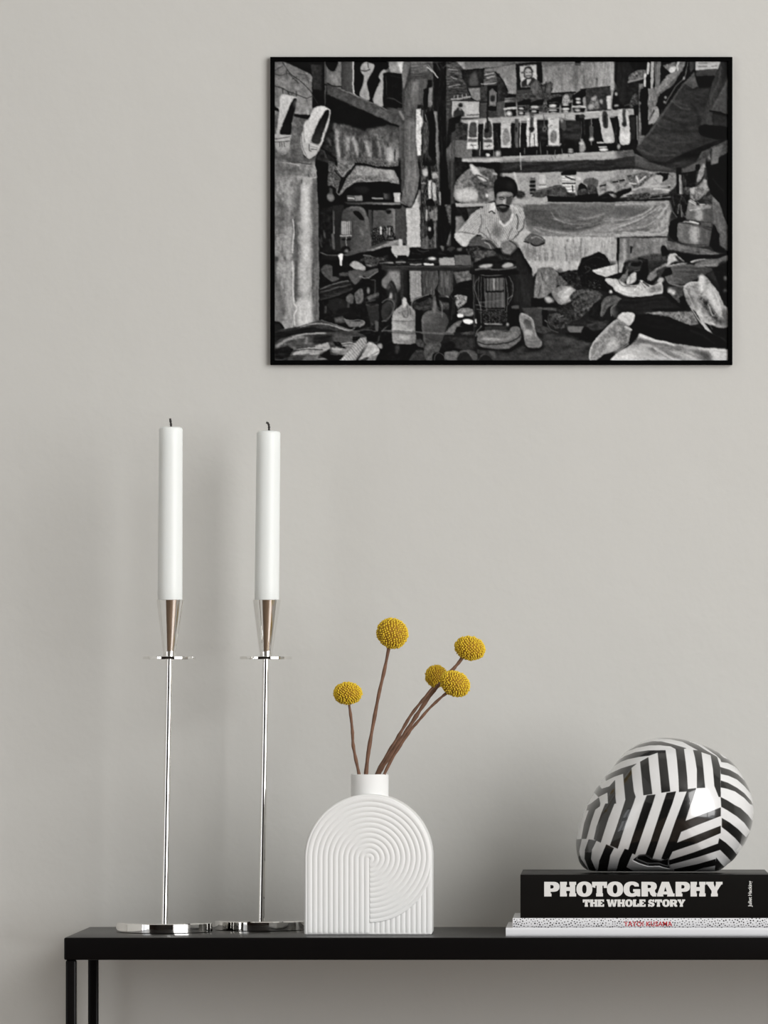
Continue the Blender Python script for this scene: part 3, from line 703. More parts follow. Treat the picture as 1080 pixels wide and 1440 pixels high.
PRINT_GAIN, PRINT_LIFT = 0.98, 0.0
SHAPES = '''
A
P 14 |0,0 1080,0 1080,953 0,953
P 100 v140 n14,14 |38,50 110,38 360,150 378,180 380,520 215,515 60,470 38,430
C 40 w7 |115,50 180,150 260,210 330,270 378,330
C 60 w7 |40,135 70,105 120,85; 45,155 100,168 165,150 210,195 255,240; 150,120 150,165; 200,200 240,180
C 60 w9 |40,262 110,285 160,310 220,330 280,355 330,372 375,350; 115,285 115,335; 160,310 175,340; 235,310 240,350
C 75 w7 |250,155 330,165; 290,200 340,190 345,240; 320,375 330,400; 300,130 340,220; 210,320 190,350
E 85 b2.5 |310,310 28,22
P 104 n16,12 |38,475 200,530 360,565 410,750 410,953 38,953
P 60 b2 a.6 |38,880 300,930 410,900 410,953 38,953
L 22 w14 |36,450 70,468; 215,515 365,560
P 50 h35 n6,6 |365,70 470,75 462,300 388,290
L 95 w9 |492,38 492,240; 494,260 490,440
L 60 w7 |380,340 430,430
P 90 h110 v65 |500,38 645,38 640,300 500,245
S 4 |498,38 605,38 592,110 560,132 520,105
P 135 b2 a.8 |520,160 610,150 625,245 560,240
C 20 w12 |512,240 560,262 640,270 640,290
P 58 s14,0,7 h80 |637,38 742,38 740,350 640,290
L 205 w13 |746,38 744,250 748,330 775,355
P 6 |757,38 1080,38 1080,450 1000,430 775,350 760,300
S 150 n10,8 |815,80 850,45 890,60 930,70 925,120 880,190 868,250 892,385 800,350 828,250 838,180 815,130
C 40 w8 |820,120 850,130 890,115; 870,60 880,100
S 140 v165 |970,180 1000,125 1050,110 1080,60 1080,150 1015,160 1035,250 1010,440 920,400 960,270 985,215
P 10 n5,5 |1010,150 1080,130 1080,440 1010,430
L 55 w10 |1035,180 1045,350
P 62 v90 n12,8 |500,255 640,290 780,350 1080,500 1080,590 720,430 510,340
L 130 w10 b1 |640,295 770,350 1000,450 1080,495
L 70 w10 b1 |700,350 720,440
L 35 w6 b1 |1080,420 1020,400
P 10 b2 |500,345 720,435 1080,595 1080,640 870,640 560,580 500,470
P 85 v100 b1.5 n10,10 |860,650 1080,605 1080,953 860,953
P 36 b1.5 n14,9 |430,620 560,585 620,953 410,953
P 90 b1.5 n24,9,.7,1.6 |560,590 700,615 900,690 1080,700 1080,953 610,953 580,760
P 48 b2 a.8 |640,625 900,680 860,700 650,660
L 175 w30 b2.5 a.75 |600,660 612,930; 700,730 690,830; 745,720 780,860; 860,760 900,930; 1050,820 1050,900
L 140 w14 b1.5 a.7 |960,700 985,900; 1005,740 1030,860
L 48 w22 b2.5 a.7 |815,740 830,850; 930,760 950,880; 650,780 640,930
P 60 n38,2.5 a.8 b1.5 |700,905 1080,900 1080,953 600,953
C 6 w16 |440,800 520,860 580,910; 470,620 470,780
L 95 w14 b1.5 a.6 |530,740 545,800; 480,840 500,900
P 165 |325,480 350,470 350,520 330,520
P 120 |350,470 400,460 380,520 355,518
S 214 v150 |100,350 150,342 238,365 246,395 215,520 195,620 188,720 172,830 125,882 75,855 45,780 60,700 75,560 85,440
S 8 v30 |236,372 244,398 215,520 195,600 190,690 150,705 90,698 115,590 160,480 205,385
P 170 b.5 |40,690 185,700 185,730 40,735
L 70 w7 |45,738 180,715; 45,762 180,755
L 185 w14 |45,750 175,740
L 60 w6 |90,765 92,800; 110,768 112,805; 130,768 132,800
S 60 b2 a.5 |60,830 120,865 170,830 130,885 80,865
S 222 v180 |400,460 460,443 530,465 540,500 520,600 495,680 460,790 400,885 350,915 310,880 280,790 282,690 330,620 365,520
S 16 v60 |525,474 530,520 500,610 470,690 440,778 370,752 400,660 440,570 490,490
C 90 w6 |300,660 310,760; 282,700 290,800 330,890
L 120 w7 |360,760 440,790; 355,795 430,815
L 60 w7 |350,780 352,835 370,840; 365,825 420,830
S 215 b1 |310,600 360,560 380,620 340,760 310,720
L 30 w8 b1 |300,880 350,922 400,890
B
P 60 |0,0 1080,0 1080,953 0,953
P 140 n8,8 |20,38 120,38 150,160 60,140
P 225 b1 |115,38 180,38 175,150 150,150
P 12 |0,40 40,50 40,100 20,130 0,130
P 9 n6,6 |0,140 160,155 165,455 0,440
L 50 w8 b1 |20,150 10,350; 60,170 150,190
C 55 w12 |0,380 70,370 160,420
P 5 |0,400 150,430 120,460 0,445
P 75 n10,9 |0,455 180,480 190,560 150,620 0,575
L 130 w20 b1.5 |145,495 180,560
P 10 |0,570 150,622 150,635 0,595
P 60 v150 b1.5 n12,10 |0,600 135,635 140,953 0,953
S 195 b2.5 |30,880 60,800 90,900 60,950 20,950
L 50 w10 b1 |100,830 95,930; 130,900 130,953; 20,760 40,800
P 92 h70 |138,620 185,590 188,953 140,953
P 120 h95 n6,8 |180,38 245,38 200,220 175,300 160,160
P 120 v75 n14,8,3,.5 |240,38 440,38 400,190 240,190
C 60 w10 b1.5 |240,100 320,90 400,60; 230,150 320,155 390,140
P 75 n10,8 |390,60 440,60 440,200 400,200
P 88 h80 n12,7,.3,3 |195,300 215,240 250,200 390,195 380,290 350,330 350,460 300,440 285,560 290,953 185,953 185,450
S 118 b2 v90 |250,250 300,230 310,330 290,430 250,430
P 130 b2 a.6 n10,8,.4,2 |200,560 285,560 300,953 200,953
L 45 w6 b1 |205,530 250,540
P 40 n30,6,.5,3 |300,430 440,430 440,953 330,953
P 5 |395,210 430,210 425,280 380,480 355,450 355,290 385,280
P 110 n14,5,.5,2 |400,280 435,270 430,450 395,450
P 12 n14,7,.5,2 |440,60 560,40 560,953 495,953 480,500 440,480
L 60 w12 b1 |470,60 500,120; 530,100 560,80
P 135 h80 v95 |445,490 475,490 500,953 465,953
P 232 n22,6 |290,470 330,465 325,520 350,570 330,640 338,720 330,880 300,880 285,700
L 160 w6 |345,480 345,560; 370,520 380,570
P 70 n25,5,.5,2 |345,560 385,590 405,720 390,850 345,880
P 6 |390,500 440,480 465,600 465,953 400,880 405,700
L 200 w10 |388,95 440,135 485,185
L 150 w7 |395,75 440,130
P 66 n26,6,2,.6 |560,38 640,38 720,130 760,300 600,330 560,300
C 150 w7 |575,115 640,120 655,125; 575,270 640,255 680,250; 600,180 650,200
P 50 v75 n18,6,2,.6 |560,300 740,330 740,400 600,400 570,560 560,500
P 145 n14,9,2,.5 |640,38 1080,38 1080,80 720,120
P 105 h125 |720,45 1080,45 1080,85 720,115
P 120 n12,9 |890,115 1080,85 1080,240 1030,150 890,150
P 34 n12,6 |690,120 890,112 890,265 745,270 700,200
S 78 b1.5 |770,170 820,140 840,250 760,260
L 10 w8 |690,125 890,112; 890,112 888,265; 745,272 860,268
P 85 n28,5,2,.7 |890,130 1000,130 1030,220 890,240
C 170 w10 |870,245 950,240 1030,225; 900,165 980,145; 920,190 990,170
P 50 n14,8 |1000,140 1080,240 1080,400 1020,400
L 18 w10 |995,140 1080,230
P 125 n8,8 |750,285 860,280 860,380 810,400 770,340
L 16 w9 |745,285 780,370 840,405 930,405
P 55 n14,6 |860,290 920,280 925,400 860,400
C 155 w16 |605,385 680,375 770,355
L 165 w8 |630,350 625,370; 660,345 660,370; 700,340 700,365; 735,335 740,360
P 165 n12,9 |610,405 845,405 850,545 610,540
P 190 b1.5 |720,410 835,410 840,510 740,520
L 215 w5 |612,405 845,403; 612,405 612,520; 845,405 848,530
C 60 w7 |740,520 850,520
P 50 |625,490 660,450 700,470 720,500 715,530 640,545 615,530
E 34 |682,432 22,20
P 115 |665,455 690,450 690,480 672,480
P 14 |625,540 690,520 660,640 600,680 600,760 565,953 540,953 580,560
P 48 n18,6 |640,600 745,560 745,740 640,740
P 70 n5,5 |860,415 930,415 930,545 860,545
P 12 |925,258 1015,255 1010,490 925,480
P 95 v120 |940,310 970,280 1000,320 1000,435 940,435
S 40 |955,350 990,350 985,400 955,390
L 150 w5 |940,440 1000,440 1002,320
P 60 n6,6 |930,490 1080,480 1080,545 930,545
P 80 n5,5 |1010,410 1080,405 1080,545 1010,545
P 150 n14,6,3,1 |690,560 1080,540 1080,600 760,600 690,580
P 25 n18,5 |840,600 1080,590 1080,900 850,900
P 95 h115 n4,5 |635,745 745,750 790,830 790,895 635,895
P 20 h60 |790,835 860,840 860,895 790,895
P 205 v225 |755,570 840,570 840,825 742,822
S 75 n8,4 |795,580 825,600 830,700 825,720 760,720 765,610
P 95 |752,735 835,735 835,762 750,762
L 225 w5 |750,725 838,725
P 195 |885,570 970,565 980,830 885,830
S 62 n8,4 |930,570 960,600 962,720 895,720 900,600
E 12 |918,655 18,18
L 215 w5 |888,728 968,728
P 80 |888,738 965,738 968,765 890,765
L 70 w6 |770,790 820,790; 905,800 960,795; 780,780 800,810; 920,810 945,785
P 195 |1045,580 1080,575 1080,820 1045,810
L 110 w5 |1055,600 1080,640; 1060,640 1080,620
L 175 w8 |860,760 855,880
L 120 w10 b1 |980,840 985,890; 1020,850 1010,890
S 185 b1.5 |1000,850 1040,840 1040,890 1000,880
E 200 |930,880 18,16
L 30 w16 |925,430 925,560 930,640
P 175 b1.5 n14,7,3,1 |635,905 1080,895 1080,945 700,945
P 10 |630,898 700,905 700,953 630,953
P 80 n16,7,.4,3 |555,820 630,740 630,953 555,953
C
P 130 n10,10,1,2 |0,0 1080,0 1080,953 0,953
P 105 b1 |0,38 700,38 420,100 400,60 0,85
C 70 w7 |0,85 80,78 150,60; 410,95 540,82 680,60 1080,40
P 118 v140 n12,14,.6,2 |410,95 700,60 680,320 480,330 440,240 400,250
P 130 h150 v110 n18,12,.5,3 |680,60 1050,40 1040,300 740,300 690,310
L 85 w25 b4 a.6 |690,80 700,290; 760,90 780,280
E 70 |885,203 7,7
P 15 |685,38 740,38 735,62 695,65
P 70 |680,62 740,62 735,80 690,82
P 125 n10,10 |0,90 160,80 170,320 60,350 0,170
P 36 n12,6 |0,165 45,220 85,290 95,345 60,390 0,390
C 12 w10 |0,165 50,225 90,310
L 10 w12 |0,398 60,392
P 22 n4,5 |160,68 390,45 400,235 300,260 290,325 170,335
P 175 v200 |195,88 345,72 350,215 290,270 205,275
P 60 |165,300 290,290 290,325 170,332
S 50 n6,5 |228,130 245,95 290,88 315,125 312,165 300,190 240,190 232,160
S 155 |240,130 262,108 295,115 305,150 298,180 270,198 246,180
L 40 w6 |245,140 265,142; 280,140 302,140; 250,172 295,170
C 55 w6 |255,185 275,195 295,182
P 48 |210,225 250,195 320,185 350,215 345,260 210,275
P 190 |258,205 300,200 270,258 262,255
P 170 |195,140 225,140 215,215 200,210
E 85 |220,145 15,12
S 66 n34,4 |290,265 340,205 400,245 470,225 490,265 470,340 400,380 300,380
S 95 b1 |310,250 350,215 360,300 310,340; 430,280 465,240 470,310 445,330
L 35 w10 b1 |390,260 400,350; 430,230 420,330
P 55 n12,7,1,1 |740,295 1000,265 1010,320 1010,500 800,500 780,350
L 40 w8 |740,292 1000,266 
S 105 n40,4 |830,390 870,340 900,400 900,460 800,470
E 160 b1 |855,375 22,14;835,445 25,20
E 150 b1 |925,400 15,22
P 75 b1 n8,6 |0,395 60,400 60,540 0,540
P 60 n20,6 |160,335 680,320 680,380 440,490 190,500
P 60 n14,5 |165,340 290,335 290,400 180,400
L 15 w14 |480,332 690,318
P 165 n12,5,2,.6 |0,545 180,540 300,525 620,510 900,485 1080,475 1080,520 900,540 700,570 560,540 0,595
# jars
P 10 |60,375 100,330 165,335 165,370 60,380
P 140 h60 |62,370 165,360 170,405 62,410
L 60 w10 |62,385 165,378
P 20 |65,410 165,405 165,450 65,455
L 190 w16 |60,465 165,455
P 16 |68,475 165,468 160,530 75,535
E 215 b1.5 |100,508 28,22
P 8 |180,440 180,410 240,385 300,380 290,430 240,430 240,520 180,520
L 110 w10 |185,440 240,438
E 215 b1 |210,462 22,9;208,505 22,11
L 150 w8 |185,487 240,485
P 6 |285,420 330,395 405,380 410,430 370,430 370,510 285,515
E 205 b1 |330,450 38,12;325,492 28,10
L 130 w9 |290,468 368,468
P 70 n50,3 |405,400 440,400 440,500 405,500
P 6 |440,395 500,370 575,355 580,400 545,415 545,500 455,505
E 215 b1 |490,440 34,14;490,478 40,9
L 150 w8 |450,460 545,460
L 100 w8 |460,410 540,405
P 30 |565,420 660,410 650,495 570,500
S 140 n40,3 |580,380 600,340 635,350 640,410 585,420
E 220 b1 |605,430 30,8;605,468 34,12;605,492 26,8
L 10 w10 |570,448 655,445
P 6 |665,350 740,300 785,290 785,350 755,370 760,440 670,460
E 225 b1 |716,378 24,10;718,410 22,11
L 205 w15 |670,450 730,440 780,450
P 12 |670,465 780,462 770,495 680,498
E 200 b1 |712,480 30,9
P 205 |970,355 1010,345 1010,470 980,470
S 14 |1035,320 1055,300 1070,330 1080,460 1020,460
E 200 b1 |1055,335 10,14;1055,440 20,8
P 15 |1040,38 1080,38 1080,290 1040,220
L 225 w8 b.7 |790,497 905,493
# hanging row
P 22 n12,7 |0,600 1080,570 1080,850 0,890
P 40 n12,8,3,1 |350,570 740,570 740,740 350,750
P 12 n8,6 |740,560 1080,540 1080,800 740,770
P 190 |22,575 115,575 120,815 30,815
S 128 n10,4 |70,640 100,665 108,740 75,790 45,775 40,690
L 110 w6 |40,600 55,595; 35,650 60,640
L 120 w5 |25,815 60,825 115,810
P 70 h100 |150,560 185,560 185,880 150,760
L 40 w16 |165,640 165,670
P 215 n14,6 |255,545 345,545 358,830 262,830
P 85 n14,6 |285,500 320,500 322,640 300,670 285,640
S 50 |280,630 320,630 318,665 300,675 282,660
L 90 w14 |290,660 285,820
L 60 w8 |325,690 330,820
L 200 w9 |200,560 200,953
L 90 w10 |412,520 415,660
S 100 |395,640 415,620 440,645 420,670 400,665
E 20 |415,647 8,8
P 205 |448,545 545,545 550,790 450,790
S 120 n10,4 |498,655 525,690 525,740 495,775 465,745 470,690
L 100 w7 |465,625 485,612; 470,560 500,555
C 150 w16 |440,520 490,500 545,510
L 160 w16 b1 |440,800 540,800 560,780
S 75 |560,580 590,560 610,640 590,660 562,630
E 160 b1 |570,572 12,14
L 100 w5 |600,510 600,600; 745,560 742,780
P 20 |690,520 770,515 775,575 695,580
E 55 |750,530 28,18
P 70 |815,620 855,620 855,740 820,740
E 225 b1.5 |835,738 20,16
L 120 w10 |832,750 842,850; 835,550 835,620
S 185 n8,6 |905,545 985,530 1020,620 1040,760 950,770 920,640
S 60 |935,500 975,500 985,620 960,640 935,610
L 30 w14 |955,530 958,600
E 215 b1.5 |985,740 25,30
P 110 |1050,590 1070,590 1070,700 1050,700
# lower row
P 14 n14,4,.5,2 |0,815 1080,780 1080,845 0,890
S 12 |610,800 620,760 680,755 690,800 680,860 610,850
E 170 b1 |650,830 24,10;650,850 28,8
S 140 b1 |730,790 750,730 780,790 770,850 730,850
E 200 b1 |745,775 20,10
L 195 w14 |890,765 960,765; 905,805 985,800
P 5 |890,780 1050,770 1045,830 990,830 970,790
E 235 b1 |945,828 42,14
L 100 w9 |240,870 240,820; 375,760 385,870; 440,840 440,880; 510,830 510,870; 570,820 575,860; 350,840 345,870
E 170 b1 |8,850 14,24
P 155 n14,6,3,.7 |0,895 300,885 480,880 700,860 1080,840 1080,915 700,925 0,953
P 165 |485,890 700,865 1080,845 1080,905 490,930
L 70 w6 |480,890 490,930; 510,885 515,900; 630,875 635,890
P 45 |0,953 700,928 1080,915 1080,953
L 210 w9 |200,860 208,953
D
P 18 |0,0 1080,0 1080,953 0,953
P 100 v130 |0,38 40,38 20,290 0,300
P 22 v34 n5,8,.5,2 |35,38 330,38 250,180 180,300 110,440 70,400 25,230
P 8 |150,38 320,38 300,110 200,130
P 90 n30,6 |150,170 230,120 310,115 300,190 150,230
C 130 w16 b1 |150,225 220,210 290,190
P 24 n8,6 |130,240 250,230 230,330 150,430 110,440
C 70 w9 |110,440 170,410 210,340
P 60 n25,5 |150,430 190,340 230,330 235,430 160,460
S 20 |20,330 40,300 55,340 65,450 15,450
E 190 b1 |40,335 10,16;40,438 24,9
P 6 |5,410 20,400 25,450 5,450
P 150 n20,5,2,1 |0,480 60,470 200,460 200,520 0,535
P 8 |195,440 240,430 240,510 200,510
P 10 n8,6 |0,545 240,520 240,740 0,790
P 60 |0,560 15,560 60,780 20,780
S 190 n16,5 |60,490 140,480 160,620 160,770 80,780 70,640
P 70 |95,470 125,460 130,600 100,610
E 50 |112,605 22,24
P 40 |160,540 215,535 210,740 165,740
L 130 w12 |225,530 230,740
E 225 b2 |120,720 40,50
P 10 |50,795 160,790 155,830 70,835
S 150 b1 |45,800 70,780 80,810 60,830
P 110 h80 n14,6,3,1 |0,845 190,830 215,890 0,920
P 45 |0,920 215,880 215,953 0,953
P 95 n14,6 |240,240 285,240 260,430 265,700 300,700 290,760 235,800 240,500
P 6 n3,5 |250,430 330,430 320,600 300,700 270,650
L 215 w22 b1 |328,60 322,150; 300,160 295,260
L 180 w30 b1 |365,38 362,200 350,290
P 5 |305,180 345,180 345,290 310,285
P 4 |255,290 315,290 318,380 280,420 245,395
L 150 w16 b1 |330,290 345,380 330,560
L 115 w14 |390,38 395,330
P 90 h130 |400,38 440,38 430,230 400,400
P 110 n18,7,.6,2 |340,290 420,260 400,420 330,580 320,400
P 12 n8,5 |445,38 600,38 590,130 520,180 450,240
P 100 n40,4 |455,80 570,45 580,110 520,140
S 205 |515,110 545,88 575,95 570,130 530,150
P 130 h100 n14,7 |580,38 660,38 640,120 520,250 400,340 420,260 500,160 570,130
L 200 w16 b1 |600,45 585,80 590,120
P 90 n10,7 |400,340 520,240 600,160 560,250 480,300 410,360
P 10 n10,5 |430,340 500,300 560,240 640,110 690,40 745,38 735,130 640,240 540,390 430,560 400,500 420,430
C 95 w9 |680,50 650,180 560,280 480,420
E 170 b1 |480,365 9,14;470,405 9,10;645,190 8,16
P 140 n14,5 |330,580 385,480 360,460 400,440 420,470 430,560 380,600 330,620
P 10 |320,620 370,590 350,640 310,690
P 60 |690,38 740,38 735,110 700,150
P 175 n5,8 |745,38 980,38 950,110 745,125
L 95 w9 b1 |775,60 850,58; 775,90 850,88; 890,85 940,80
P 75 v45 |750,125 945,108 925,180 755,175
P 2 |760,180 920,172 895,265 780,270
P 72 n8,9,2,1 |640,240 735,140 770,270 720,290
P 55 h34 v32 n8,14,2,.8 |640,240 720,290 880,280 830,480 800,680 960,740 700,840 600,953 320,953 220,820 240,790
C 85 w9 b1.5 |735,150 600,300 500,450 400,600 240,790
C 75 w10 b1.5 |400,600 440,630 520,650; 540,400 620,460 700,470; 235,820 380,880 560,880
C 24 w14 b3 |430,630 560,670 800,665; 680,300 800,370 850,400; 500,560 640,600 780,590
C 20 w12 b3 |225,840 330,920 500,950; 700,410 760,500 780,640
P 12 n4,8,2,1 |480,940 700,840 960,745 1040,720 1040,760 800,850 700,953 400,953
P 75 n5,8,2,1 |205,860 330,930 340,953 205,953
P 52 h42 n6,10,.5,2 |975,38 1040,38 1040,180 940,370 900,480 905,615 795,605 850,400 900,230
P 38 h20 b1 |1000,38 1040,38 1040,150 970,260
P 72 v60 n5,12 |1040,180 1040,520 880,480
L 8 w16 |880,485 960,500 1040,530
P 34 n4,6 |910,510 1040,545 1040,635 910,620
S 2 |790,620 930,618 1040,635 1040,700 980,735 830,715 785,680
P 62 n10,7 |1040,740 1040,860 950,900 945,953 740,953 800,850
L 25 w12 |885,830 885,940
P 100 h80 |900,820 1000,780 960,890 945,953 895,953
S 120 b1 |860,900 870,870 880,940 850,953
P 2 |955,900 1042,860 1042,953 955,953
E
P 8 |0,0 1080,0 1080,953 0,953
P 138 n22,12,.8,1.6 |38,0 405,0 405,85 430,130 435,953 38,953
P 60 b2 a.6 |90,0 400,0 400,50 220,60 90,20
L 70 w10 |190,50 370,72
L 205 w8 |110,58 190,62 270,85; 370,200 420,185
E 180 b1.5 |355,5 30,18
P 85 b5 a.7 |38,60 280,90 260,150 38,190
P 90 b5 a.7 n15,8 |38,400 150,420 140,600 100,680 38,700
P 85 b3 a.8 v70 |365,210 430,200 435,953 375,953
L 85 w35 b4 a.8 |225,530 235,953; 270,230 250,500
L 210 w75 b5 a.85 |320,240 325,600 320,953
L 230 w50 b4 a.7 |310,260 320,580; 330,820 320,953
L 190 w40 b4 a.6 |170,200 170,420; 170,640 170,953
L 235 w9 b.7 |205,560 218,660 205,770 205,860
L 75 w9 |345,160 350,210; 280,210 280,240; 218,560 225,690
P 170 b1 |300,180 375,190 370,260 310,260
L 100 w6 |50,690 130,680
P 70 b2 |40,880 80,900 70,953 40,953
P 55 b1.5 |415,0 580,0 580,40 520,80 415,40
P 10 |410,20 520,60 520,230 500,420 430,420
P 14 |500,0 600,0 600,60 560,80
# folded fabric
P 80 n26,4 |525,40 575,50 600,110 640,170 600,320 590,290 550,260 515,265 520,130
P 108 n22,5 |600,0 740,0 765,30 755,80 650,190 600,110
P 140 n12,6 b1.5 |640,0 700,0 690,70 640,60
P 85 n34,3 |740,0 1080,0 1080,90 960,95 860,70 765,60
P 160 b2 n15,5 |800,0 1080,0 1080,30 900,40 800,20
L 160 w6 b.8 |590,90 645,180 750,70
L 30 w12 |580,120 630,190; 765,65 660,200 625,300
C 10 w12 |760,60 860,75 960,100 1080,110
P 112 n24,4 |770,80 860,85 960,110 1080,120 1080,220 900,225 760,235 680,290 640,340 620,340 650,270 680,200
P 150 n16,6 b1.5 |780,90 1060,125 1060,170 760,170
C 165 w7 b.8 a.8 |740,230 800,205 880,225 980,215 1070,215
L 110 w10 |605,290 595,320 620,345 645,320
S 105 b1 |510,345 545,325 578,365 560,400 520,395
P 70 b1 |530,275 560,290 560,340 530,330
P 8 |680,295 760,240 900,235 1080,225 1080,380 830,400 690,400
S 28 b1.5 |740,280 850,265 890,300 820,330
P 75 |690,345 825,345 825,400 690,400
P 120 |760,350 825,350 825,395 765,395
L 205 w10 |700,372 750,374
L 155 w14 |915,376 1005,376
P 12 |900,330 1000,320 1010,355 900,360
P 85 b1 |1010,330 1080,330 1080,385 1020,385
P 45 h110 |660,410 1080,410 1080,430 700,435
L 165 w8 |1010,425 1080,425
P 5 |640,432 1080,435 1080,470 620,455
# plastic jug
P 20 n10,7 |440,470 600,440 600,860 440,860
L 120 w14 b1 |570,480 572,690
L 95 w24 b1.5 |560,700 572,820
L 75 w12 b1.5 |480,660 490,720; 445,740 460,810
P 32 |560,440 660,430 660,850 590,850
S 62 h88 n4,8 |640,560 660,470 740,445 820,455 865,520 890,600 905,800 860,850 660,850 630,700
C 100 w16 b1.5 |720,455 800,455 850,510 865,640
S 6 |745,490 790,490 835,545 840,570 800,560 770,530
L 130 w14 b2.5 |810,650 835,700
P 150 h120 s16,0,45 |640,580 725,580 722,700 640,700
L 180 w10 |632,712 728,708
P 55 |640,720 725,718 725,820 645,820
L 150 w8 |682,720 684,830
L 12 w14 |645,740 668,740; 690,740 720,740
S 14 |640,840 650,805 700,805 722,835 700,845
E 110 b1 |685,840 20,14
P 66 h55 |910,480 920,700 900,740 880,600 880,480
P 70 h85 n6,7 |920,480 1080,480 1080,740 910,790
S 20 |1030,485 1080,480 1080,520 1050,515
P 45 n60,3 |905,640 1080,620 1080,740 910,790
L 225 w14 b.8 |990,635 990,690
L 190 w10 b.8 |1045,640 1050,700
E 30 |945,765 22,14
P 130 b1 n20,5 |870,840 1080,760 1080,800 930,850
P 70 |730,850 870,840 900,800 1080,745 1080,765 870,845 700,890 640,880
C 75 w9 |445,855 520,880 640,880
P 5 |440,880 700,895 900,845 1080,800 1080,830 850,880 760,953 440,953
P 22 |450,870 600,890 700,900 600,930 450,920
S 250 |610,880 630,868 655,872 652,900 645,953 625,953 620,910
C 110 w16 b1 |840,885 900,895 970,920
P 55 n20,5 |850,895 980,900 1080,870 1080,953 760,953
S 130 b1 |740,940 780,930 800,953 740,953
F
P 20 |0,0 1080,0 1080,953 0,953
P 110 n40,4 |0,0 130,0 130,90 0,95
E 205 b2 |45,15 40,30
L 8 w16 |0,105 130,95
P 130 n30,5 |0,115 90,120 130,200 140,250 0,220
S 170 b1.5 |20,130 80,130 90,190 10,190
P 5 n6,8 |0,225 140,255 150,340 130,410 0,410
P 28 b1.5 |10,330 70,320 80,390 10,390
P 175 h215 |85,325 145,325 148,410 95,410
P 110 h125 |0,415 150,410 150,435 0,437
P 4 |0,438 150,436 150,460 0,462
P 90 v105 h100 |0,465 90,465 90,740 0,740
P 22 |20,480 65,480 60,512 30,512
P 125 b1 |80,470 105,470 105,710 85,710
P 75 |105,465 160,460 165,740 105,740
P 50 n60,3 |0,610 80,620 100,720 0,740
L 210 w10 b.8 |20,625 25,720; 50,640 50,700
P 125 n18,6,3,1 |0,760 150,738 150,790 0,820
P 80 h60 |148,0 195,0 195,400 160,410
P 105 n12,8,.5,3 |190,0 295,0 318,170 300,300 250,460 150,420 165,320 185,250
P 130 b3 a.7 |210,100 260,90 300,200 260,330 220,280
C 70 w8 b1 |165,400 240,455 270,420
P 78 |155,430 200,460 205,800 160,760
P 198 n10,8,.5,3 |200,460 250,462 318,310 330,810 225,812 205,800
P 120 b1 |310,300 330,300 330,460 300,400
P 60 n50,5,.5,1.5 |320,0 500,0 500,440 340,440
P 15 |340,0 470,0 460,80 420,90 350,80
S 185 b1 |345,130 380,110 395,160 360,180
S 150 n20,4 b1 |425,160 450,140 480,160 480,190 430,200
P 20 |395,90 420,90 425,200 400,210
P 200 n25,4 |400,215 425,215 428,370 405,385 398,300
P 170 n20,4 |430,230 460,240 475,390 445,400 435,320
L 150 w14 b1 |500,320 508,430; 340,240 370,240
P 120 h60 |470,0 495,0 500,200 485,170
S 3 |380,400 420,380 455,410 455,450 410,470 385,440
P 60 n30,5,.5,2 |330,440 480,440 470,830 330,830
P 115 n12,6 |400,500 480,450 475,570 420,575
L 175 w14 b1 |385,480 380,570
S 10 |395,600 430,560 450,680 420,740 395,700
E 210 b1 |412,645 12,20
L 110 w14 b1 |455,600 460,810; 345,740 380,740
P 95 n12,6 |335,760 395,700 395,830 335,820
P 8 n6,8,.5,3 |500,0 560,0 590,400 620,620 570,800 545,860 490,830 480,600 515,440
P 50 h60 s40,0,12 |560,0 635,0 640,420 590,430 580,280
P 3 |560,290 590,300 590,430 560,420
P 75 n30,4 |545,430 605,430 610,600 590,620 560,500
P 6 |600,440 640,430 635,800 600,800
P 60 |500,780 545,850 580,700 600,640 600,800 540,860 510,850
L 110 w14 b1 |515,800 525,850; 590,700 570,780
# shelf with bags
P 40 n12,9 |630,0 1080,20 1080,60 700,60 630,30
P 172 n12,7,3,.8 |690,22 1080,15 1080,55 700,50
P 30 n12,8 |632,30 760,70 700,160 640,180
S 118 n22,8 |640,240 700,160 780,100 900,100 1000,160 1010,250 980,400 650,400
S 88 n18,6 |790,180 960,110 1000,180 980,300 840,340 800,240
S 210 b1 |770,75 800,75 860,150 930,200 890,220 820,170 780,130
C 190 w18 b1.5 |980,155 1030,165 1080,170
S 205 b2 n12,6,2,.7 |648,310 740,285 830,310 835,380 760,400 650,380
P 100 n20,6 b1 |840,310 990,280 990,400 840,400
P 150 b1 |930,320 990,310 985,390 935,390
E 235 b1 |920,350 12,18
P 14 b1 |1020,60 1080,80 1080,190 1010,200
C 30 w14 b1.5 |820,165 880,180 920,210; 850,240 920,270
P 165 n8,6,3,1 |635,418 990,415 960,445 640,452
P 26 n12,8 |635,455 960,450 800,560 740,620 680,520
P 70 n8,7 |740,460 840,450 830,520 760,550
P 130 b1 h100 |640,530 690,530 740,600 700,660 640,680
L 30 w18 |650,470 750,560
# man
S 14 b1 |988,235 1010,200 1080,182 1080,325 1020,318 1000,345 990,300
P 112 b1 |1005,322 1080,312 1080,480 1030,490 1002,430
S 175 b1.5 |1020,330 1080,320 1080,360 1020,350
L 40 w10 |1040,370 1080,385
S 25 |1020,430 1080,430 1080,490 1040,490
P 170 n10,8 s17,5,22 |985,410 1010,480 1080,560 1080,820 1000,800 950,720 850,700 870,560 820,540 880,470 950,420
P 180 n10,8 s15,60,22 |870,450 900,560 850,700 800,690 740,810 640,740 640,690 720,620 780,520
P 215 |960,425 990,410 985,485 965,480
P 35 |950,485 980,490 980,505 950,500
P 195 b1.5 |640,690 760,700 800,710 740,805 660,750
C 80 w9 b1 |690,690 800,690 850,650 840,600
S 105 b2 a.8 |980,640 1040,640 1060,690 1010,740 980,700
P 110 |1030,490 1080,480 1080,590 1050,570
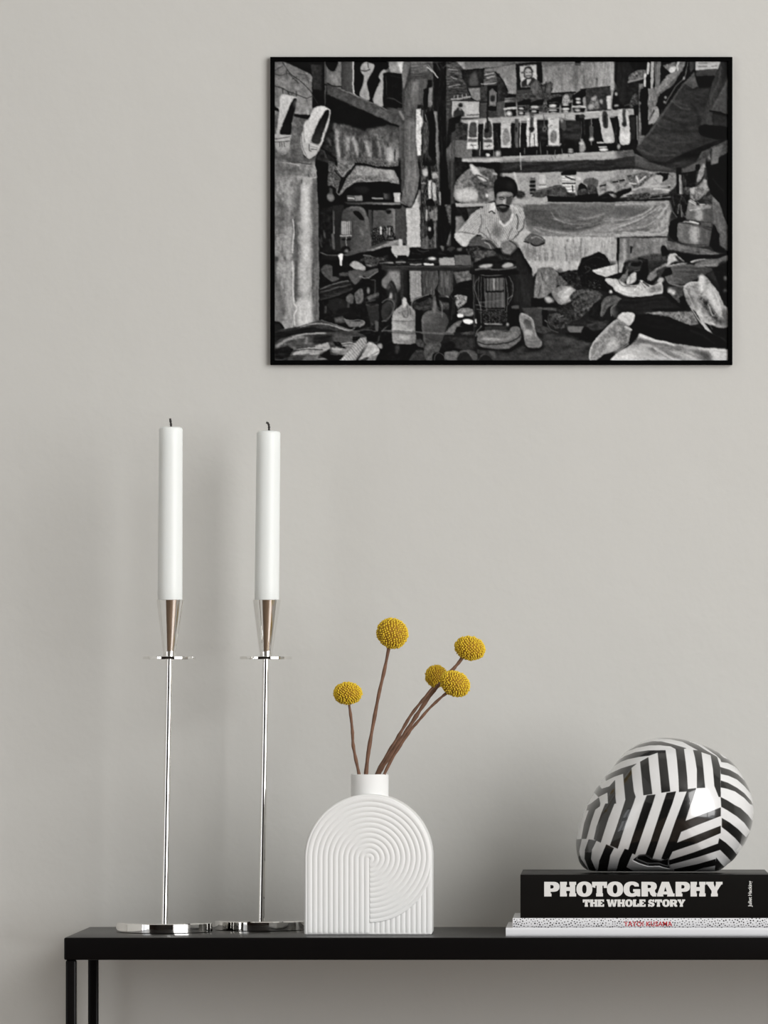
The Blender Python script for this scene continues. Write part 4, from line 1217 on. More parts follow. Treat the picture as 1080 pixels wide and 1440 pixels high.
P 225 b1 |1050,590 1080,590 1080,640 1060,630
P 90 v110 |760,760 840,710 930,720 990,780 1030,810 930,820 860,790 760,795
C 150 w14 b1 |880,740 950,745 1000,790; 890,780 930,810
P 60 |760,760 800,740 860,790 760,795
C 50 w6 |930,750 960,790; 910,760 930,800
# bench
P 12 n10,6 |0,820 80,800 230,820 400,830 640,790 760,800 830,800 1080,820 1080,953 0,953
S 185 |70,810 90,795 215,795 225,820 215,880 90,870
P 200 |135,735 165,740 170,800 135,800
P 190 |95,870 125,880 120,900 100,905; 200,870 220,870 215,895 200,895
P 8 |125,885 200,885 200,905 125,905
C 55 w12 |300,830 340,850 400,840
S 50 |560,830 600,805 640,820 600,850
P 100 b1 |650,820 700,810 690,850 650,840; 500,800 540,800 530,850
P 40 n25,5 |700,820 830,800 900,830 850,900 780,900
P 90 n14,7,2,1 |840,820 960,840 1010,900 900,900 820,870
P 145 |490,905 630,900 632,953 490,953
P 92 |630,880 775,880 780,953 632,953
S 40 |370,910 440,890 480,910 470,940 370,940
E 220 b1 |430,912 34,12
E 150 b1.5 |150,945 40,10
L 60 w10 |220,920 340,915; 0,935 80,940
P 35 n25,6 |780,880 860,900 850,953 790,953
C 100 w10 b1 |830,940 900,900 1000,930; 1030,820 1080,870
P 60 n30,6 |1000,820 1080,760 1080,953 1040,953
G
P 150 n10,12,.5,2 |0,0 1080,0 1080,953 0,953
P 150 v90 n10,6,3,.6 |0,0 480,0 480,40 0,55
P 130 |490,0 1080,0 1080,28 490,35
P 52 v40 n10,8,3,.7 |0,55 480,40 1080,25 1080,130 700,150 0,155
C 22 w12 b2.5 |100,140 300,90 520,60; 330,140 500,130 760,60; 600,120 800,110 1080,60
C 75 w10 b2 |0,130 150,90 300,60; 480,120 640,80 800,50
L 150 w10 |200,0 208,120
P 150 h165 n6,10 |0,150 1080,130 1080,260 700,300 0,380
L 205 w18 b1 |148,150 165,240 190,300
P 60 s38,90,45 |285,195 335,195 340,340 285,340
P 195 |370,165 425,165 430,245 370,245
L 215 w16 |370,270 430,268
L 130 w12 |375,255 430,255
P 3 |565,150 600,130 700,125 700,165 565,170
P 205 s26,90,40 |570,175 690,180 690,320 580,320
L 18 w12 |600,180 690,210; 580,240 690,240
P 205 |700,180 745,180 740,215 700,215
S 75 n16,6 |310,345 330,310 440,280 540,255 600,275 625,330 600,365 480,350 350,380 300,365
C 100 w8 b1 |340,310 450,290 560,265
S 58 b1 |185,335 210,315 235,345 225,370 165,372
S 45 |150,340 190,320 200,375 150,375
P 50 n14,5 |620,320 690,330 700,400 600,400
L 18 w12 |665,265 670,310
S 10 n10,5 |710,350 720,270 750,235 800,290 800,400 720,390
S 90 n10,5 |770,210 830,190 890,205 890,270 780,250
S 60 n14,5 |720,300 790,290 800,350 720,350;800,260 870,260 890,340 820,340
P 16 |690,350 900,330 900,405 690,405
S 130 n20,6 |905,280 950,220 1080,190 1080,340 960,330
S 165 |970,230 1050,270 1060,320 1000,330
L 12 w12 |915,265 960,255; 1030,230 1080,225
S 20 n14,6 |890,360 1000,310 1080,350 1080,400 900,400
S 150 |990,330 1080,350 1040,370
P 5 n8,5 |440,350 600,360 710,370 1080,385 1080,410 700,408 440,405
P 175 n12,6,3,1 |115,395 300,380 450,375 440,405 180,430
# cloth
P 105 v125 n10,14,3,.6 |220,450 500,420 1080,412 1080,720 750,720 440,720 290,690 240,560
P 70 b6 a.8 n10,9,3,.8 |240,470 480,470 560,580 900,600 700,660 400,620 270,580
P 95 b3 a.8 |480,450 900,440 1080,470 1080,500 700,500 900,560 620,560
C 160 w12 b2.5 |340,610 520,680 700,690 900,640 1080,560
C 150 w9 b2 |440,690 620,700 800,695 1080,680; 500,560 700,570 820,550 950,510
C 65 w12 b3 |560,640 740,650 880,600 940,540; 500,480 540,540 700,560; 300,600 460,650
C 175 w7 b1.5 |560,715 800,705 1080,715; 960,580 1080,560; 320,640 420,690
P 150 v165 n12,8,4,1 b3 a.8 |900,640 1080,570 1080,715 700,700
L 160 w14 b1 |1050,432 1080,432
P 95 b1.5 |240,430 540,425 540,445 240,455
# wall below
P 185 v150 n22,10,.4,2.5 |400,715 1080,722 1080,953 240,953 190,800 330,760
P 105 b6 a.8 |190,790 340,800 380,860 250,900
L 90 w10 b2 |740,730 740,900; 625,740 622,760; 600,800 620,950
L 200 w60 b6 a.6 |560,780 560,950; 860,770 860,860
L 10 w20 |1072,735 1070,953
# man
P 20 n14,8 |0,850 120,860 190,830 250,953 0,953
P 165 n8,8 s15,-25,26 |0,430 100,430 160,430 220,480 250,600 250,670 190,690 190,790 110,740 60,760 0,820
P 125 |10,490 100,480 110,500 60,590 20,590
C 220 w14 b1 |30,600 60,625 110,560 140,510
C 215 w10 b1 |125,450 160,500 190,510
P 175 b1 h210 |190,690 250,665 300,690 240,780 200,780
C 60 w14 b2 |110,740 150,660 200,610 230,590
C 75 w10 b1.5 |190,690 190,790
P 85 h100 |250,750 250,700 330,700 400,720 420,760 340,800 290,770
S 120 b1 |300,740 340,720 390,725 370,760 320,790
P 40 |340,785 410,760 420,775 350,800
S 60 b2 a.8 |0,620 30,650 20,700 0,710
S 16 b1 |0,192 50,184 110,200 155,240 168,290 160,330 142,375 130,385 128,325 60,318 0,322
C 48 w7 b1 |20,215 70,210 110,225; 0,250 50,240 90,260; 110,245 140,275 145,310
E 55 b2 |130,240 14,18
P 118 b1 |0,320 60,315 135,318 135,370 100,440 0,440
S 160 b1.5 |0,325 70,320 120,328 70,345 0,345
C 60 w10 b1 |0,350 30,370 60,375; 80,375 125,355
S 200 b1.5 |40,380 70,370 80,420 50,430
P 100 |90,380 125,370 105,430 90,420
S 48 b1 |0,440 50,432 98,436 88,470 50,488 10,480
C 14 w11 |0,428 45,424 92,434
L 95 w5 |20,447 65,449
S 100 |100,380 140,360 145,400 110,420
P 115 n10,7 |20,770 110,735 170,770 190,800 120,850 60,870 10,810
L 150 w6 b1 |20,790 110,745 150,775
P 65 |110,740 150,740 180,770 150,790
P 55 n20,6 |0,830 60,850 130,860 110,900 0,880
S 8 |0,900 60,900 130,920 130,953 0,953
C 70 w8 |0,880 70,890 130,930
P 18 h30 |130,850 190,820 250,930 255,953 150,953
# dark bag lower right
P 8 n18,5 |740,953 750,910 830,880 900,850 960,880 1000,953
C 60 w7 b1 |790,930 850,900 910,905 980,940
P 200 b1 |1065,800 1080,800 1080,953 1075,953
H
P 40 |0,0 1080,0 1080,953 0,953
P 60 v45 n10,9,3,.7 |0,0 200,0 210,80 330,130 0,130
L 25 w12 b2 |0,50 200,20; 0,120 200,90
P 85 v60 n7,10,3,.7 |205,0 270,0 400,60 560,70 640,150 500,140 330,125 210,85
P 50 v35 n6,10,3,1 |250,0 770,0 620,110 560,120 430,80 300,40
C 15 w14 b2 |270,0 360,50 480,60 600,40
P 75 n8,9 |620,120 740,60 850,0 860,90 700,140 640,150
P 130 n14,9 |0,125 200,110 350,130 580,150 580,260 500,330 0,380
P 4 |745,75 780,70 790,130 750,135
P 100 |880,0 960,0 950,90 890,95
L 120 w14 b1 |870,20 870,70
P 5 |840,0 880,30 880,130 840,90
# left heap
S 125 n22,6 |0,220 60,200 130,200 130,280 60,330 0,320
L 15 w14 |15,228 50,224; 75,215 110,212
P 95 n25,6 |130,170 300,140 370,160 300,250 200,290
L 235 w12 b1 |220,180 240,230; 250,220 300,180; 160,240 220,245
S 165 n14,6 |290,240 380,180 430,155 470,190 440,250 350,280 300,280
P 18 n14,5 |385,155 430,145 510,150 500,200 450,230 460,180
P 120 b1 |470,230 550,170 560,270 500,280
E 18 |512,270 12,10
C 185 w12 b1.5 |190,300 280,275 400,270 520,260
L 205 w14 b1 |370,292 430,290 510,302
C 120 w12 b1 |200,320 320,310 440,325
S 175 b1 |105,345 160,325 200,320 160,350 110,358
P 12 n14,5 |0,340 60,310 170,280 180,310 100,350 60,380 0,385
P 70 n30,5 |130,345 320,320 340,330 330,385 140,390
P 95 n10,6 |330,345 540,335 550,370 420,385 330,385
P 4 |345,362 420,350 440,358 350,372; 445,352 520,340 535,350 450,362
P 4 |0,385 140,395 540,375 540,385 0,405
# cloth
P 135 v140 n14,12,3,.8 |0,405 510,395 540,470 510,560 525,640 495,710 0,725
P 80 b6 a.9 |0,440 380,450 300,500 100,540 0,550
L 155 w16 b1.5 |40,432 350,418
C 75 w10 b2.5 |10,600 180,560 330,490 400,440; 100,640 250,590 400,500; 250,660 360,600 450,480; 0,680 200,660 400,640
C 190 w9 b1.5 |0,575 150,560 300,500 370,450; 60,630 250,560 440,440; 240,640 350,600 430,520 500,430; 230,670 400,690 500,660; 0,700 200,700 420,695; 100,675 240,690
P 160 b4 n28,5,1,2 a.7 |380,560 500,470 515,560 510,660 330,690
P 125 v105 n12,9,1,1.5 |0,728 500,725 500,953 0,953
P 165 b2 |0,735 45,735 45,953 0,953
L 10 w22 |58,735 55,953
P 125 h95 |80,735 160,735 160,953 75,953
L 180 w26 b3 |115,745 115,953
P 12 |165,800 190,800 175,860 165,870
S 60 n12,7 b1 |140,953 180,920 350,870 500,880 500,953
S 14 |440,810 470,795 510,850 500,880 450,880
L 20 w16 |240,915 310,925
# vertical objects
P 10 |575,100 620,110 620,340 580,340
P 160 h80 |600,160 635,170 635,340 605,340
P 14 n16,6 |620,150 750,130 740,300 640,300
P 70 n25,6 |640,280 700,270 690,340 640,330
P 24 n14,5 |520,330 690,340 670,560 600,560 560,520
L 130 w10 b1 |600,430 590,510; 620,440 625,540
C 90 w9 |515,400 530,470 580,540
C 70 w9 b1 |630,350 610,440 650,540
S 130 n20,6 |760,210 780,120 820,60 830,110 800,200 770,230
P 115 n25,6 |700,280 760,270 830,200 870,300 800,370 740,400 700,370
P 140 |815,205 850,210 840,300 815,290
P 165 |700,280 745,275 730,340 700,330
L 215 w12 b1 |700,390 750,415; 790,430 830,430
P 2 |850,90 950,60 960,0 1042,0 1042,610 1020,610 980,480 880,330 860,250
C 30 w10 b1.5 |900,200 940,250 1000,310; 1000,460 1030,560
P 100 h75 v130 n8,9 |880,340 960,410 1010,560 1042,620 1042,860 960,780 900,640 900,470
P 60 n16,6 |820,370 900,340 900,460 840,420
# pots
S 110 h75 |665,560 675,470 700,390 780,440 880,450 905,500 900,600 780,590
S 130 b1 |690,380 720,440 870,430 880,460 700,480
L 190 w50 b5 a.8 |780,470 780,560
L 205 w9 b1 |700,480 780,470 ; 690,400 750,430
P 40 |600,570 670,560 900,595 890,620 780,615 600,590
L 150 w14 b1 |620,582 740,590
L 215 w14 b.8 |700,580 770,600
P 80 |790,590 890,600 890,630 790,620
S 6 |520,590 600,550 650,560 620,600 590,640 590,740 540,740 510,680
S 108 h70 |585,660 600,590 700,605 800,620 900,650 940,690 920,750 870,790 760,800 620,770 585,720
L 205 w55 b6 a.85 |735,640 740,750
C 45 w10 b1.5 |620,775 720,790 860,790
L 45 w8 b1 |600,590 800,630 930,670
P 10 |905,600 930,640 960,700 960,800 1042,850 1042,870 920,850 870,790
P 100 n12,8 |480,750 580,770 660,795 860,830 960,870 960,895 840,890 640,850 500,830
E 45 b1.5 |770,850 20,16
L 40 w10 b1 |640,780 700,790
P 8 |500,870 600,855 720,880 1042,870 1042,953 600,953
P 185 |515,870 570,862 650,935 660,953 490,953
P 40 b1 |560,880 590,885 640,940 600,945
C 190 w12 b1 |700,945 760,925 830,920
P 90 n10,7 |760,920 950,910 1042,880 1042,930 1000,953 700,953
I
P 10 |0,0 1080,0 1080,953 0,953
P 150 n20,12,.6,2 |38,0 440,0 442,560 38,640
P 95 n10,8,.5,2 b1.5 |375,0 440,0 442,560 380,560
L 75 w40 b5 a.85 |240,0 238,340; 60,200 110,420 90,560
L 205 w85 b6 a.9 |310,0 310,260; 310,400 310,560
S 215 b2.5 |240,400 320,335 370,400 370,550 270,570
P 120 b3 a.7 |38,170 110,260 130,400 90,600 38,590
L 185 w36 b4 a.7 |170,30 165,270 180,420
C 240 w10 b.8 |200,0 208,120 205,220 215,380 240,430 215,500 220,580
C 90 w9 b1 |230,60 225,300 235,370
P 95 n10,6,.5,3 b1 |38,0 60,0 60,200 38,220
L 90 w8 |385,130 380,260
# right dark heap
P 12 n10,6 |442,0 1080,0 1080,700 700,640 442,550
S 70 n10,8 |450,80 500,40 560,60 560,130 620,170 560,195 470,130
P 6 |560,60 640,80 620,140 560,150
L 250 w20 b.7 |632,0 634,45
S 155 n14,6 |715,45 760,10 850,60 840,100 770,90
S 80 |700,110 760,90 850,110 770,220 720,180
P 72 |830,110 960,75 970,110 870,170 820,130
P 65 n12,5 |615,120 700,110 700,150 620,145
P 60 n30,5 |840,0 980,0 960,60 860,60
S 170 b1 |860,40 900,50 940,40 900,60
L 110 w12 b1 |980,32 1080,25
P 40 |975,40 1080,45 1080,100 990,90
C 110 w9 |800,150 870,165 960,110
P 34 v20 n12,6,4,.6 |442,250 560,210 700,185 740,200 700,240 442,320
C 125 w8 b1 |450,265 560,220 700,190
C 80 w8 b1 |450,290 600,250 720,220; 450,345 640,300 760,240
P 40 n12,6,3,.6 |445,330 600,290 750,240 740,270 560,340 445,365
C 4 w18 |445,375 600,330 760,260 960,130
C 60 w12 b1 |850,350 900,320 980,300; 860,380 940,360
P 6 |740,240 840,200 970,120 970,200 850,230 760,270
S 95 n10,6 |760,300 800,260 830,270 830,370 780,390 760,350
S 80 |680,340 720,300 750,330 740,390 690,380
E 110 b1 |878,275 14,30
L 70 w10 b1 |900,180 940,180 940,300
P 70 n12,6 |870,330 970,290 980,320 880,370
P 30 n10,7 |520,360 650,350 700,400 700,500 560,480
S 28 |520,380 600,340 690,380 690,450 600,470 530,440
L 70 w20 b1.5 |700,390 700,470; 500,420 495,470
S 14 |600,450 720,430 780,500 700,540 600,520
P 70 b1 n12,6 |570,520 650,500 680,560 580,570
S 100 n10,6 |665,530 720,550 840,550 830,590 740,600 700,590
C 130 w8 |665,530 720,545 800,535 845,560 800,600
C 75 w14 b1.5 |860,400 900,420 980,400
P 40 |860,420 970,410 990,540 900,600 880,500
S 48 |1000,410 1080,380 1080,520 1010,550
C 100 w9 |1000,550 1050,540 1080,490; 1000,380 1050,350 1080,370
L 2 w18 |985,60 985,560
S 110 b1 |1000,180 1040,140 1080,110 1080,250 1030,260 1000,230
E 230 b1.5 |1080,330 12,30
P 75 |940,540 970,550 965,640 940,640
C 95 w11 b1 |1000,640 1040,600 1080,580; 1000,635 1080,635
C 80 w12 b1.5 |860,720 950,740 980,680
# papers
P 60 n14,8,3,.7 |38,640 200,610 300,580 450,540 560,570 720,620 860,680 860,900 38,902
S 34 |38,560 70,555 120,600 120,620 38,640
C 5 w16 |45,555 90,565 125,610
P 25 n10,8,3,.7 |38,650 200,630 380,600 500,620 600,640 300,650 100,700 38,740
C 165 w9 b1 |270,600 360,575 460,570 560,590 700,630 760,610
C 110 w9 b1 |460,540 520,560 640,600 720,630 800,640
C 70 w10 |720,640 860,625 940,640
P 70 v95 n16,9,3,.7 |38,780 200,670 500,655 740,650 740,760 500,760 200,850 38,860
C 185 w10 b1.2 |200,690 330,660 500,655
C 140 w22 b2 |60,770 160,710 300,690; 330,700 320,740
P 30 b2 n10,8,3,.7 |380,690 560,660 540,740 380,750
P 150 n22,7,3,.7 |420,760 520,740 540,790 430,850 200,850 240,800
C 30 w9 b1 |210,815 330,800 470,805; 240,790 400,775
P 20 n14,8,2,.6 b1 |40,790 160,770 210,800 150,900 40,880
C 80 w9 b1.5 |60,900 200,870 350,840
P 105 n12,7,3,.7 |330,850 440,850 420,902 280,902
L 170 w10 b1 |430,890 520,885
P 10 |450,860 530,800 540,850 640,850 660,870 620,902 530,902
P 130 n20,6,3,.7 |540,790 640,760 760,750 800,800 660,850 560,830
P 18 n25,4 |560,730 620,735 680,790 600,780; 740,690 800,685 800,720 740,720
C 200 w8 b.8 |640,750 720,740 790,760; 560,790 640,800
P 195 h140 s22,-40,22 |860,690 865,740 760,902 620,902 720,800 800,700
L 120 w8 b1 |860,740 800,850 740,902
S 170 h205 n12,6 |870,740 920,740 975,800 960,850 900,880 860,870 790,902 820,850
L 90 w8 b1 |970,820 880,870 800,902; 870,760 830,830
S 145 b1 |950,755 1000,750 1000,790 970,790
P 130 n15,6 |880,870 960,850 940,902 860,902
J
P 25 |0,0 1080,0 1080,953 0,953
P 30 n18,5,3,.8 |0,0 500,0 500,60 0,60
L 160 w12 b1 |0,25 80,28; 110,22 190,22; 240,42 330,42
L 250 w18 b.8 |365,42 435,42
P 150 |490,0 632,0 632,50 500,50
P 98 h85 |634,0 780,0 785,55 634,50
P 48 h40 n6,6,3,.7 |0,60 780,58 790,95 0,98
L 80 w8 b1 |0,62 360,62 500,60 780,64
P 105 b2 |0,95 150,98 150,260 40,350 0,300
P 130 b2 n6,6,.5,2 |50,110 148,110 148,250 80,210
P 50 h20 |150,98 200,98 225,120 230,380 150,360
L 2 w10 |218,100 226,360
P 140 n6,8,.4,3 |230,100 335,100 340,330 240,380 232,300
P 66 h80 n14,7,.4,3 |335,98 490,98 480,250 440,330 340,330
C 6 w9 |485,100 495,200 460,280 500,350 560,380
P 66 n14,7,.4,3 |498,98 620,98 620,320 520,330 480,280
L 110 w22 b2.5 |565,150 570,250; 515,110 515,240
P 90 h105 n20,6 |620,110 780,100 780,190 650,210
# bottle behind
S 40 |10,280 45,200 80,195 120,280 125,400 100,430 60,340 0,340
E 220 b1.5 |62,325 10,28
S 52 v38 |0,370 60,370 90,430 50,520 0,545
C 110 w9 b1 |0,355 70,360 95,410 60,500 0,550
C 70 w8 b1 |20,350 90,360 115,430
P 10 |280,450 345,450 350,640 285,640
S 50 n14,6 |250,390 290,340 400,330 440,380 430,440 300,450 255,420
S 8 |290,380 300,345 390,310 430,320 350,370
C 130 w8 |245,430 250,380 300,345 400,310
P 60 b1 n14,6 |470,320 600,310 600,440 480,440
S 12 |480,340 600,340 600,380 500,370
L 150 w9 b1 |555,325 600,345
# white canister
S 150 h120 |170,350 185,335 200,350 210,390 270,450 280,490 280,640 275,750 80,745 72,640 78,490 100,450 160,400
P 175 h140 n8,8,1,1.5 b1.5 |85,500 275,500 270,640 80,640
L 205 w22 b3 |140,640 250,640; 150,690 220,690
C 90 w7 b1 |80,545 180,550 275,545
C 85 w8 b1 |165,470 180,510 215,500 205,400; 230,430 235,490
S 195 b1 |170,360 185,340 200,360 195,420 170,420
L 100 w8 b1 |130,470 200,455
# round jar
S 98 h60 v75 |345,500 400,455 430,450 440,330 470,330 480,440 550,480 575,550 545,640 500,740 370,750 345,640 335,550
L 130 w18 b3 |450,370 450,470 
C 100 w12 |480,360 515,400 520,510
L 62 w10 b3 |350,580 560,580
P 75 v50 b1.5 |350,590 555,590 500,740 370,750
P 3 n5,6 |460,260 480,290 500,440 470,400
# right mess
P 12 n12,6 |580,330 680,200 790,190 790,640 650,640 580,560
S 3 n10,4 |620,280 660,210 740,195 790,200 790,400 700,350 640,340
P 120 n70,3 |630,320 670,310 740,330 740,380 660,440 640,380
C 40 w14 |620,350 600,540; 640,340 620,480
S 115 n20,6 |650,460 700,430 790,440 790,500 700,500
S 250 |655,485 705,488 705,512 660,512; 710,535 780,535 795,560 770,575 720,565
S 220 |815,530 850,525 850,560 820,565
P 30 |705,515 790,510 795,530 712,530
S 100 n12,6 |545,650 640,560 700,540 680,580 640,640 600,660
C 75 w10 |640,590 760,600 850,580
P 12 |650,600 800,580 800,640 640,650
# rods
C 95 w13 b.8 |0,632 270,645 520,660 620,660
C 60 w8 b1 |0,645 270,660
C 70 w14 b1 |530,650 620,665
L 40 w14 |792,60 800,250 808,780
L 75 w5 |800,120 806,600
P 34 h50 v60 b1 n8,7 |580,690 800,700 800,800 640,810 600,760
S 60 b1 n12,6 |690,655 800,640 800,665 720,668
# black shoes bottom
P 8 n8,6 |0,670 70,660 80,750 340,760 360,800 620,780 820,850 820,902 0,902
S 55 b1.5 |100,770 140,760 130,830 110,840
S 60 n12,6 |280,720 340,710 360,780 300,770
S 3 |180,830 230,760 290,750 300,850 240,902 170,902
S 48 n10,6 |230,902 280,810 350,800 370,850 360,902
S 70 v85 n12,6 |360,780 420,740 490,735 510,770 480,840 430,902 380,902
S 12 |440,840 500,830 560,880 560,902 440,902
C 90 w7 |450,902 460,850 500,830 545,870 550,902
S 95 n10,6 |540,830 600,810 660,820 680,880 620,902 560,890
S 14 n6,4 |520,760 600,730 640,760 600,810 540,810
S 30 |660,860 700,820 760,830 790,902 660,902
C 75 w14 |655,860 690,820 750,825 800,890
S 75 b1 |700,810 770,810 830,850 830,902 790,890 760,830
S 24 |850,880 900,840 970,870 980,902 840,902
C 60 w8 |840,902 880,850 930,850 980,895
P 50 n8,7 |830,800 1080,800 1080,902 980,902 930,840 830,840
P 75 b1 |930,810 990,815 1000,880 980,880
# lantern
P 8 n6,5 |820,90 1080,60 1080,640 830,640
L 60 w10 |795,0 790,60; 805,130 800,240
S 20 |840,60 900,30 1080,20 1080,130 860,110
S 110 |860,70 930,50 970,65 900,75
S 150 |1040,60 1080,45 1080,70
C 85 w12 b.8 |840,120 900,140 1000,140 1080,130
L 100 w10 b1 |960,90 1080,90
C 100 w6 |850,150 845,330 870,450; 870,150 865,420; 895,160 900,330; 850,160 810,230 830,330 860,420 870,560; 905,170 910,430
P 70 h90 s30,0,15 |915,165 1080,160 1080,280 920,280
L 160 w14 b1.5 |975,170 985,260
P 68 h80 s36,0,14 |900,290 1080,290 1080,430 900,430
L 6 w10 |920,285 1080,285
L 110 w5 |850,380 1080,360; 820,400 900,420; 830,440 980,470; 860,470 1080,460; 900,445 1080,445; 920,430 920,560; 1000,450 1000,560; 1050,440 1050,550
P 30 n50,3 |880,460 1080,460 1080,580 880,570
L 160 w10 b1 |900,570 1060,575
P 45 |900,590 1080,590 1080,640 900,640
S 100 n10,7 |835,690 850,640 1080,640 1080,800 880,785 835,740
L 185 w14 b2 |890,705 1060,712
C 20 w9 b1 |835,735 920,755 1080,750
C 105 w9 |870,590 830,640 820,680
P 5 b1 |835,780 1080,805 1080,815 850,800
K
P 26 |0,0 1080,0 1080,953 0,953
P 190 v165 n14,10,.5,2 |240,0 745,0 710,90 560,110 400,75 340,120 310,160
L 120 w10 b2 |255,20 320,130; 640,0 640,90
P 200 b3 a.6 |380,10 620,20 560,80 420,60
# trousers
P 20 h34 n5,8,.5,2 |110,0 240,0 290,180 300,420 200,430 140,400 110,150
L 50 w14 b3 |200,60 240,380
S 26 |0,0 130,0 140,60 80,110 0,120
C 90 w8 |10,30 70,25 130,50 70,70 20,60
S 110 b1 |20,40 120,45 90,60 40,58
# lantern
P 10 n6,5 |0,130 130,120 140,400 120,560 0,620
C 85 w12 |0,130 60,125 100,105
C 100 w6 |70,160 90,300 80,440 80,540; 100,150 135,220 130,320 90,400; 60,170 62,440
P 70 s30,0,15 |0,160 55,160 55,270 0,275
P 85 s36,0,14 |0,290 55,285 60,430 0,430
L 130 w6 |0,455 60,450 ; 0,470 70,465; 90,350 130,320
P 30 n50,3 |0,470 90,460 90,560 0,570
E 160 b1 |90,580 12,14;20,580 20,6
P 8 |120,410 190,410 195,470 200,600 110,600
P 70 |120,410 185,405 190,440 125,435
S 100 n10,7 |0,650 90,640 130,600 190,600 210,660 190,730 100,790 0,800
C 20 w9 b1 |0,750 90,740 160,710 205,670
P 45 |0,590 80,590 80,640 0,640
C 150 w8 b2 |0,715 80,710 160,660
P 4 b1 |0,805 110,795 210,720 220,760 100,830 0,830
# bottles and bags
S 34 |280,90 305,75 315,160 330,240 330,340 290,350 285,240
S 115 n14,6 |340,150 360,85 400,70 480,70 530,110 540,150 520,250 420,330 330,350 330,220
C 70 w10 b1 |385,110 400,190 360,330
L 150 w22 b2 |440,140 430,180; 400,200 410,290
E 110 b1 |370,95 16,12;555,95 26,20
S 90 n16,6 |520,160 560,140 620,200 600,230 530,220
S 30 n20,5 |570,150 600,105 680,95 740,120 750,240 680,260 620,200
P 8 |300,340 420,350 500,400 560,420 420,425 300,415
S 125 n12,6 |480,290 520,250 580,230 680,260 700,300 650,370 560,400 510,360
S 185 b3 |560,300 600,250 660,245 670,320 600,370 550,350
C 235 w10 b2 |600,300 650,255; 580,340 650,320
S 165 b1.5 |415,340 450,325 490,350 490,380 440,385
S 55 n26,6 |640,330 720,270 860,270 930,320 860,400 760,500 680,540 600,440 660,380
C 110 w8 b1.5 |690,330 760,290 860,290 920,320; 760,440 840,410 910,340; 740,350 760,410
P 70 b2 n18,6 |760,310 880,290 900,330 800,400
P 34 n16,6 |540,420 660,400 700,540 640,560 540,500
P 5 n20,4 |720,60 860,0 1000,0 1040,120 960,240 1000,290 820,250 750,240
P 20 n60,3 |790,180 920,180 920,260 790,250
C 60 w9 b1 |770,60 830,80 780,120
P 205 n14,6 |840,90 900,80 1000,50 1080,35 1080,125 960,155 880,125
P 90 |990,0 1080,0 1080,30 1000,45
S 200 n10,7 |960,170 1020,160 1080,190 1080,300 1020,240 980,210
P 8 |980,150 1080,120 1080,180 1000,160
E 220 b1 |1005,285 14,14
S 85 n14,6 |905,490 920,400 970,330 1080,320 1080,380 990,420 930,510
S 75 n8,6 |1010,470 1020,410 1080,380 1080,500 1050,520
C 110 w9 |1010,500 1015,430 1080,385
P 18 n8,6 |850,400 930,360 910,500 1000,560 900,560 800,500
# shoe box etc
P 60 n7,8 |215,430 390,425 400,590 330,600 250,500
P 85 b1 |340,425 520,435 530,460 430,450
P 5 |395,450 440,450 450,560 430,600 405,580
S 44 n24,6 |440,530 470,480 560,480 650,500 650,580 560,620 480,600
L 120 w10 b1 |540,515 580,500; 420,540 440,560
C 80 w8 b1 |440,570 470,620 540,650; 540,500 560,530
P 55 n12,6 |330,600 400,590 440,600 480,640 400,660 340,640
S 95 |620,610 650,585 770,590 760,620 740,650 650,650
P 8 n8,6 |600,650 740,650 770,590 960,640 900,700 860,740 700,730 620,690
P 45 n14,7,2,.8 b1 |770,560 1000,540 960,620 850,640 790,600
P 30 n8,7 |640,560 800,550 790,590 640,590
# floor
P 54 n14,14,2,.8 b2 |400,650 600,680 860,750 830,902 0,902 0,830 100,835 220,770 400,780
P 75 b5 a.6 |0,880 400,860 420,902 0,902
P 24 n10,8 b2 |200,790 280,800 400,780 400,810 250,830
P 4 b1.5 |350,680 400,740 400,790 300,805 260,790 240,760
# high heel shoe
S 128 n14,7 |190,510 215,475 300,520 330,600 350,680 395,740 370,785 290,785 250,760 225,650 200,580
S 70 v110 |225,540 260,530 300,560 300,620 270,660 240,600
S 165 b1.5 |240,640 280,625 300,660 260,680
C 150 w9 b1 |215,480 300,525 330,610
S 105 b2 |280,710 370,700 385,760 300,775
# white bag
P 145 n22,8 |1080,510 1000,580 880,700 830,790 815,870 825,900 880,900 940,850 1080,800
C 200 w10 b.8 |1080,515 980,600 870,720 825,810 820,895
P 95 b5 a.7 |1000,640 1080,560 1080,620 960,760 880,800
P 195 b3 n12,6 |960,740 1020,700 1080,720 1080,800 980,820
P 6 |880,900 950,845 1030,850 990,902
P 235 |1000,900 1080,815 1080,902
L
P 30 |0,0 1080,0 1080,953 0,953
P 150 v170 n14,7,.5,2 |0,0 120,0 90,120 0,130
L 60 w12 b1 |60,0 60,120
L 5 w14 |0,140 100,125
S 55 n8,7 |120,60 160,20 270,15 280,70 200,90 150,110
C 100 w9 b1 |250,0 280,40 250,90 200,100
S 12 |180,20 260,15 250,55 180,55
P 7 n6,6 |280,0 320,0 330,90 310,180 260,180 230,160 250,100
P 40 n8,7 |320,0 490,0 500,60 420,50 360,100 330,130
S 115 n12,6 |310,190 340,120 430,60 490,30 470,90 400,150 350,190
S 50 |400,100 490,60 480,130 420,160
P 10 |480,80 540,70 530,150 470,170 440,150
S 175 b1 |405,200 420,165 460,160 455,200
P 8 n30,4 |220,120 320,180 380,200 380,225 300,230 240,200
# light shoes
P 120 n20,5 |60,180 120,120 150,80 140,180 100,210
S 190 n14,6 |130,210 150,150 210,110 215,190 160,220
S 195 n10,6 |0,160 60,180 120,215 160,230 240,220 260,180 320,215 370,230 440,200 460,290 400,310 200,335 60,290 0,250
S 235 b2 |10,230 80,230 140,280 200,300 150,320 70,290
